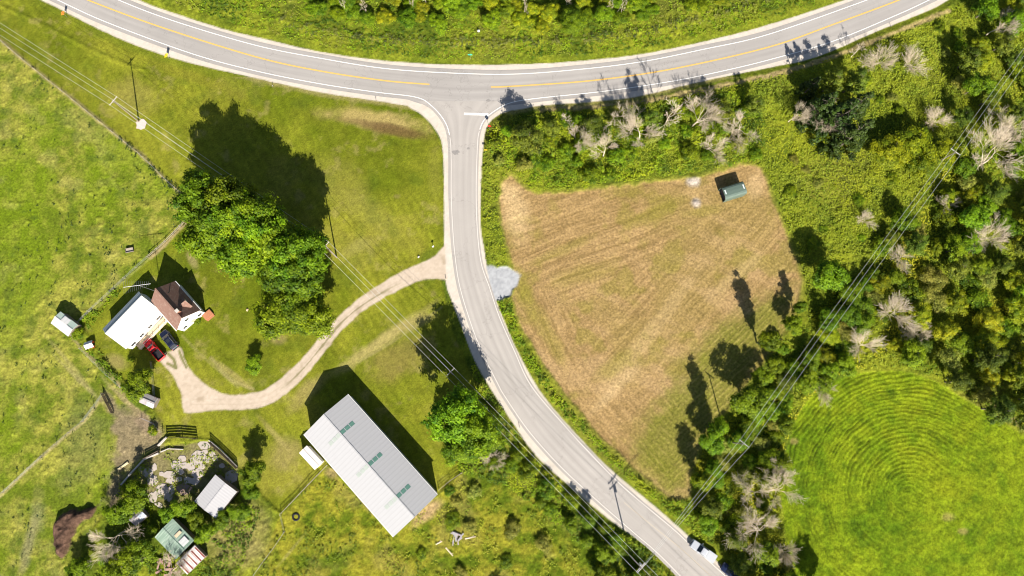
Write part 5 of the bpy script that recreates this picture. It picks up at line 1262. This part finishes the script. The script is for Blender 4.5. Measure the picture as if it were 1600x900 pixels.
for a_, b_, tx in SP:
    A = W_[a_]; B = W_[b_]
    if (A[0]-B[0]).length+(A[2]-B[2]).length > (A[0]-B[2]).length+(A[2]-B[0]).length: B = B[::-1]
    nm = ['%s %s' % (s, tx) for s in (('lowest-left wire', 'middle wire', 'upper-right wire') if a_ != 'P4' or b_ == 'PE' else ('first wire', 'second wire', 'third wire'))]
    for i in range(3): wire(A[i], B[i], nm[i])
for k in range(1, 2):
    wire(W_['P3'][1]-Vector((0, 0, 1.6)), W_['P2'][1]-Vector((0, 0, 1.6)), 'lower neutral wire hanging across the drive', 1.2, 0.02)
    wire(W_['P2'][1]-Vector((0, 0, 1.6)), W_['P1'][1]-Vector((0, 0, 1.6)), 'lower neutral wire hanging over the big grove', 1.2, 0.02)
# gravel around the first pole
g = G(221,194); mb = MB(); rg_ = random.Random(3); pts = []
for k in range(16):
    an = 2*math.pi*k/16; rr_ = 1.35*rg_.uniform(0.75, 1.2); pts.append((g.x+math.cos(an)*rr_, g.y+math.sin(an)*rr_))
mb.prism(pts, -0.02, 0.07); tag(mb.build('gravel_patch', mat('pinkish_gravel', (0.60,0.50,0.46), 0.95, var=0.3, scale=5)), kind='structure')

# ------------------------------------------------------------------ fences
def fence(pts, label, name='wire_fence', sp=3.4, h_=1.25, rails=0, postm=None, r=0.06, railm=None, wires=4, wm=None):
    q = [G(u, v) for u, v in pts]; o0 = q[0]; t = empty(name, (o0.x, o0.y, 0), 0, label, 'fence')
    D = [0]
    for i in range(1, len(q)): D.append(D[-1]+(q[i]-q[i-1]).length)
    n = min(95, max(2, int(D[-1]/sp)+1)); ps = []
    rgf = random.Random(int(D[-1]*10))
    for k in range(n):
        d = D[-1]*k/(n-1); i = min([j for j in range(len(D)-1) if D[j+1] >= d-1e-6] or [len(D)-2]); f_ = (d-D[i])/max(D[i+1]-D[i], 1e-6)
        p = q[i].lerp(q[i+1], f_); p.z = Zat(p.x, p.y); ps.append(p-o0)
    pm = (MB().box((0, 0, h_/2-0.1), (r*2, r*2, h_+0.2)) if rails else MB().tube((0, 0, -0.2), (0, 0, h_), r, n=6))
    first = pm.build('post', postm or WOODF, t); first.location = ps[0]
    for p in ps[1:]:
        c_ = first.copy(); COL.objects.link(c_); c_.parent = t; c_.location = p; c_.rotation_euler = (rgf.uniform(-.06, .06), rgf.uniform(-.06, .06), rgf.uniform(0, 3) if not rails else 0)
    wb = MB()
    for i in range(n-1):
        if rails:
            d = ps[i+1]-ps[i]; a_ = math.atan2(d.y, d.x); m = (ps[i]+ps[i+1])/2
            for k in range(rails): wb.box((m.x, m.y, m.z+h_*(k+0.7)/rails), (d.length, 0.035, 0.30 if name.startswith('board') else 0.11), a_)
        else:
            for k in range(wires): wb.tube(ps[i]+Vector((0, 0, h_*(k+1)/(wires+0.3))), ps[i+1]+Vector((0, 0, h_*(k+1)/(wires+0.3))), 0.012, n=3, cap=False)
    wb.build('rails' if rails else 'fence_wire', (railm or postm or WOODF) if rails else METAL, t)
    return t
fence(FENCE1, 'post and wire fence between the top lawn and the pasture', sp=4.2)
fence([(294,343),(262,376),(235,400)], 'old wooden rail fence from the grove along the bare strip', 'rail_fence', 2.4, 1.1, 2)
fence([(233,402),(190,441),(140,489),(124,505)], 'post and wire fence behind the farmhouse down to the pasture shed')
fence([(128,545),(160,578),(192,606)], 'weedy wire fence from the kennel to the leafy tree')
fence([(163,615),(135,655),(102,682),(57,722),(20,757),(-15,788)], 'wire fence crossing the lower pasture')
fence([(162,614),(178,645)], 'dark board gate fence at the muddy gateway', 'board_fence', 2.2, 1.3, 3, DKWOOD)
fence([(512,727),(478,762),(440,802)], 'rail fence from the white shed down to the bent corner', 'rail_fence', 2.6, 1.2, 2)
fence([(440,804),(446,832),(424,862),(400,893),(385,925)], 'wire fence running to the bottom edge left of the paddock')
fence([(686,765),(703,751),(722,738)], 'short rail fence at the right end of the long shed', 'rail_fence', 2.4, 1.3, 3)
fence([(238,565),(243,618)], 'thin dark fence beside the leafy tree and the drive', sp=2.6, postm=DKWOOD)
fence([(262,684),(285,683),(309,685)], 'dark board fence above the slab yard', 'board_fence', 2.3, 1.7, 4, DKWOOD)
fence([(330,691),(350,709),(372,731)], 'dark board fence down the right side of the slab yard', 'board_fence', 2.3, 1.7, 4, DKWOOD)
fence([(228,716),(240,709),(250,704)], 'dark wooden gate in the muddy yard corner', 'board_gate', 1.8, 1.4, 4, DKWOOD)
fence([(222,653),(240,660),(256,676)], 'mesh fence below the hen house beside the muddy yard', sp=2.2, postm=DKWOOD)
def lowwall(pts, label, w=0.3, h_=0.7, m=CONC):
    q = [G(u, v) for u, v in pts]; mb = MB(); o0 = q[0]
    for i in range(len(q)-1):
        d = q[i+1]-q[i]; mm = (q[i]+q[i+1])/2-o0; mb.box((mm.x, mm.y, h_/2-0.05-0.004*i), (d.length+0.1, w, h_), math.atan2(d.y, d.x))
    o = mb.build('low_wall', m, bevel=0.02); o.location = (o0.x, o0.y, 0); tag(o, label, 'wall')
lowwall([(191,757),(208,737),(226,718),(249,708)], 'long pale low wall on the muddy side of the slab yard')
lowwall([(252,706),(264,701),(287,702)], 'short curved low wall inside the top of the slab yard', 0.2, 0.5)
lowwall([(249,696),(262,683)], 'short pale low wall beside the dark gate', 0.35, 0.8)
lowwall([(327,688),(345,702),(371,729)], 'narrow pale wall at the foot of the right board fence', 0.18, 0.4)

# ------------------------------------------------------------------ small things
def obj1(name, mb, m, loc, rz, label, cat, group=None, bevel=0.0):
    o = mb.build(name, m, bevel=bevel); o.location = loc; o.rotation_euler.z = rz; return tag(o, label, cat, group)
g = G(203,391,0.3); tb = empty('feed_trough', (g.x, g.y, 0), R_(12), 'small weathered wooden feed trough in the pasture near the fence', 'trough')
MB().box((0, 0, 0.35), (1.7, 0.9, 0.06)).build('base', WOODF, tb)
m_b = MB()
for s in (-1, 1): m_b.box((0, s*0.47, 0.5), (1.8, 0.05, 0.36)); m_b.box((s*0.88, 0, 0.5), (0.05, 0.88, 0.36))
m_b.build('sides', OLDW, tb)
for sx in (-1, 1):
    for sy in (-1, 1): MB().box((sx*0.75, sy*0.38, 0.16), (0.1, 0.1, 0.34)).build('leg', OLDW, tb)
g = G(192.5,728,0.2); obj1('timber_beam', MB().box((0, 0, 0.2), (2.6, 0.45, 0.4)).box((0, 0, 0.43), (2.3, 0.3, 0.06)), mat('yellow_timber', (0.62,0.53,0.33), 0.8, var=0.2), (g.x, g.y, 0), R_(38), 'short pale timber beam lying in the muddy yard', 'beam', bevel=0.03)
def sign(b_, h_, label, kind, rz, pan, sz, back=METAL, name='road_sign'):
    g = G(*b_); t = empty(name, (g.x, g.y, 0), rz, label, 'sign')
    MB().box((0, 0, h_/2), (0.06, 0.06, h_)).build('post', METAL if kind != 'blade' else METAL, t)
    mb = MB()
    if kind == 'diamond':
        s = sz/2*1.41; mb.add([(0.05, 0, h_-s*2), (0.05, s, h_-s), (0.05, 0, h_), (0.05, -s, h_-s), (0.07, 0, h_-s*2), (0.07, s, h_-s), (0.07, 0, h_), (0.07, -s, h_-s)], [(3, 2, 1, 0), (4, 5, 6, 7)]+[(k, (k+1) % 4, 4+(k+1) % 4, 4+k) for k in range(4)])
    elif kind == 'oct':
        r = sz/2; vs = [(0.05, r*math.cos(R_(22.5+45*k)), h_-r+r*math.sin(R_(22.5+45*k))) for k in range(8)]; mb.add(vs+[(0.07, y, z) for _, y, z in vs], [tuple(range(8))[::-1], tuple(range(8, 16))]+[(k, (k+1) % 8, 8+(k+1) % 8, 8+k) for k in range(8)])
    else: mb.box((0.05, 0, h_-sz/4), (0.03, sz, sz/2))
    mb.build('panel', pan, t); return t
YEL = mat('yellow_sign_face', (0.75,0.55,0.02), 0.5, var=0.05); STOPR = mat('red_sign_face', (0.6,0.02,0.02), 0.5, var=0.05); GRN = mat('green_sign_face', (0.05,0.42,0.30), 0.5, var=0.05); ORS = mat('orange_sign_face', (0.75,0.22,0.03), 0.5, var=0.05)
sign((265,92), 2.4, 'yellow diamond warning sign beside the main road', 'diamond', R_(150), YEL, 1.0)
sign((105,27), 2.4, 'orange diamond warning sign near the top left corner', 'diamond', R_(150), ORS, 0.9)
sign((765,203), 2.9, 'octagonal red sign at the mouth of the side road', 'oct', R_(-95), STOPR, 0.9)
sign((759,238), 1.9, 'small yellow marker sign below the octagonal one', 'rect', R_(-90), YEL, 0.8)
s = sign((735,93), 2.6, 'green street name sign on the far side of the main road', 'blade', R_(90), GRN, 1.1, name='street_sign')
MB().box((0, 0, 2.72), (0.9, 0.03, 0.22)).build('panel', GRN, s)
for i, (u, v, lab) in enumerate([(427,136,'thin marker post on the main road edge, left of the junction'), (588,158,'thin marker post on the main road edge just before the junction'), (1392,42,'thin marker post on the main road edge, top right'),
        (697,437,'short white marker post where the drive meets the side road'), (812,668,'short dark marker post by the side road under the trees'), (1024,872,'short marker post beside the junction pole at the road edge')]):
    g = G(u, v); t = empty('marker_post', (g.x, g.y, 0), 0.3*i, lab, 'marker post', 'roadside marker posts')
    MB().box((0, 0, 0.5), (0.1, 0.08, 1.0)).build('post', WOODP if i != 3 else TRIM, t); MB().box((0.06, 0, 0.85), (0.03, 0.16, 0.22)).build('reflector', TRIM if i != 3 else YEL, t)
g = G(748,49,0.8); t = empty('white_marker', (g.x, g.y, 0), 0, 'white topped marker in the grass above the main road', 'marker'); MB().tube((0, 0, 0), (0, 0, 0.9), 0.05, n=8).build('post', METAL, t); MB().box((0, 0, 1.0), (0.6, 0.5, 0.3)).build('cap', TRIM, t, bevel=0.05)
g = G(677,386,0.4); t = empty('mailbox', (g.x, g.y, 0), 0.6, 'white roadside mailbox at the mouth of the drive', 'mailbox'); MB().box((0, 0, 0.5), (0.1, 0.1, 1.0)).build('post', WOODF, t); MB().box((0, 0, 1.12), (0.55, 0.26, 0.26)).build('box', TRIM, t, bevel=0.06)
g = G(654,401,0.2); obj1('rock', MB().box((0, 0, 0.15), (0.6, 0.45, 0.4), 0.4, 0.6), CONC, (g.x, g.y, 0), 0.5, 'pale rock on the lawn edge beside the drive mouth', 'rock', bevel=0.08)
g = G(386,484,0.2); obj1('rock', MB().box((0, 0, 0.15), (0.7, 0.5, 0.4), 0.4, 0.6), mat('tan_rock', (0.55,0.42,0.27), 0.9), (g.x, g.y, 0), 0.9, 'tan rock alone on the farmhouse lawn', 'rock', bevel=0.08)
g = G(462,808,0.5); tt_ = MB()
for k in range(14):
    a0 = 2*math.pi*k/14; a1 = 2*math.pi*(k+1)/14; tt_.tube((0.7*math.cos(a0), 0.7*math.sin(a0), 0.25), (0.7*math.cos(a1), 0.7*math.sin(a1), 0.25), 0.22, n=8)
obj1('old_tyre', tt_, BLACK, (g.x, g.y, 0), 0, 'large black tractor tyre lying by the bent fence corner', 'tyre')
for i, (u, v, l, a_, lab) in enumerate([(702,862,2.4,-50,'bleached log lying in the paddock below the long shed, longer one'), (686,848,1.6,20,'stubby bleached log in the paddock below the long shed'), (735,840,2.4,8,'grey log in the paddock right of the other logs')]):
    g = G(u, v); mb = MB(); mb.tube((-l/2, 0, 0.2), (l/2, 0.1, 0.24), 0.2, 0.13, n=9); mb.tube((l*0.1, 0, 0.25), (l*0.35, 0.5, 0.5), 0.08, 0.03, n=6)
    obj1('log', mb, BARKD, (g.x, g.y, 0), R_(a_), lab, 'log')
g = G(712,838); mb = MB(); 
for k in range(9): mb.box((rg_.uniform(-1.2, 1.2), rg_.uniform(-0.8, 0.8), 0.15+0.12*k*0.5), (rg_.uniform(1.2, 2.6), 0.3, 0.08), rg_.uniform(0, 3))
obj1('scrap_boards', mb, OLDT, (g.x, g.y, 0), 0, 'pile of scrap boards and tin in the paddock weeds', 'scrap')
g = G(264,884); mb = MB()
for k in range(16): mb.box((rg_.uniform(-2.0, 2.0), rg_.uniform(-1.8, 1.8), 0.12+0.06*k), (rg_.uniform(0.8, 2.4), rg_.uniform(0.25, 0.6), 0.09), rg_.uniform(0, 3))
obj1('rubble_pile', mb, mat('reddish_rubble', (0.42,0.27,0.22), 0.9, var=0.4), (g.x, g.y, 0), 0, 'heap of reddish boards and rubble left of the striped shed', 'rubble')
g = G(281,893); mb = MB()
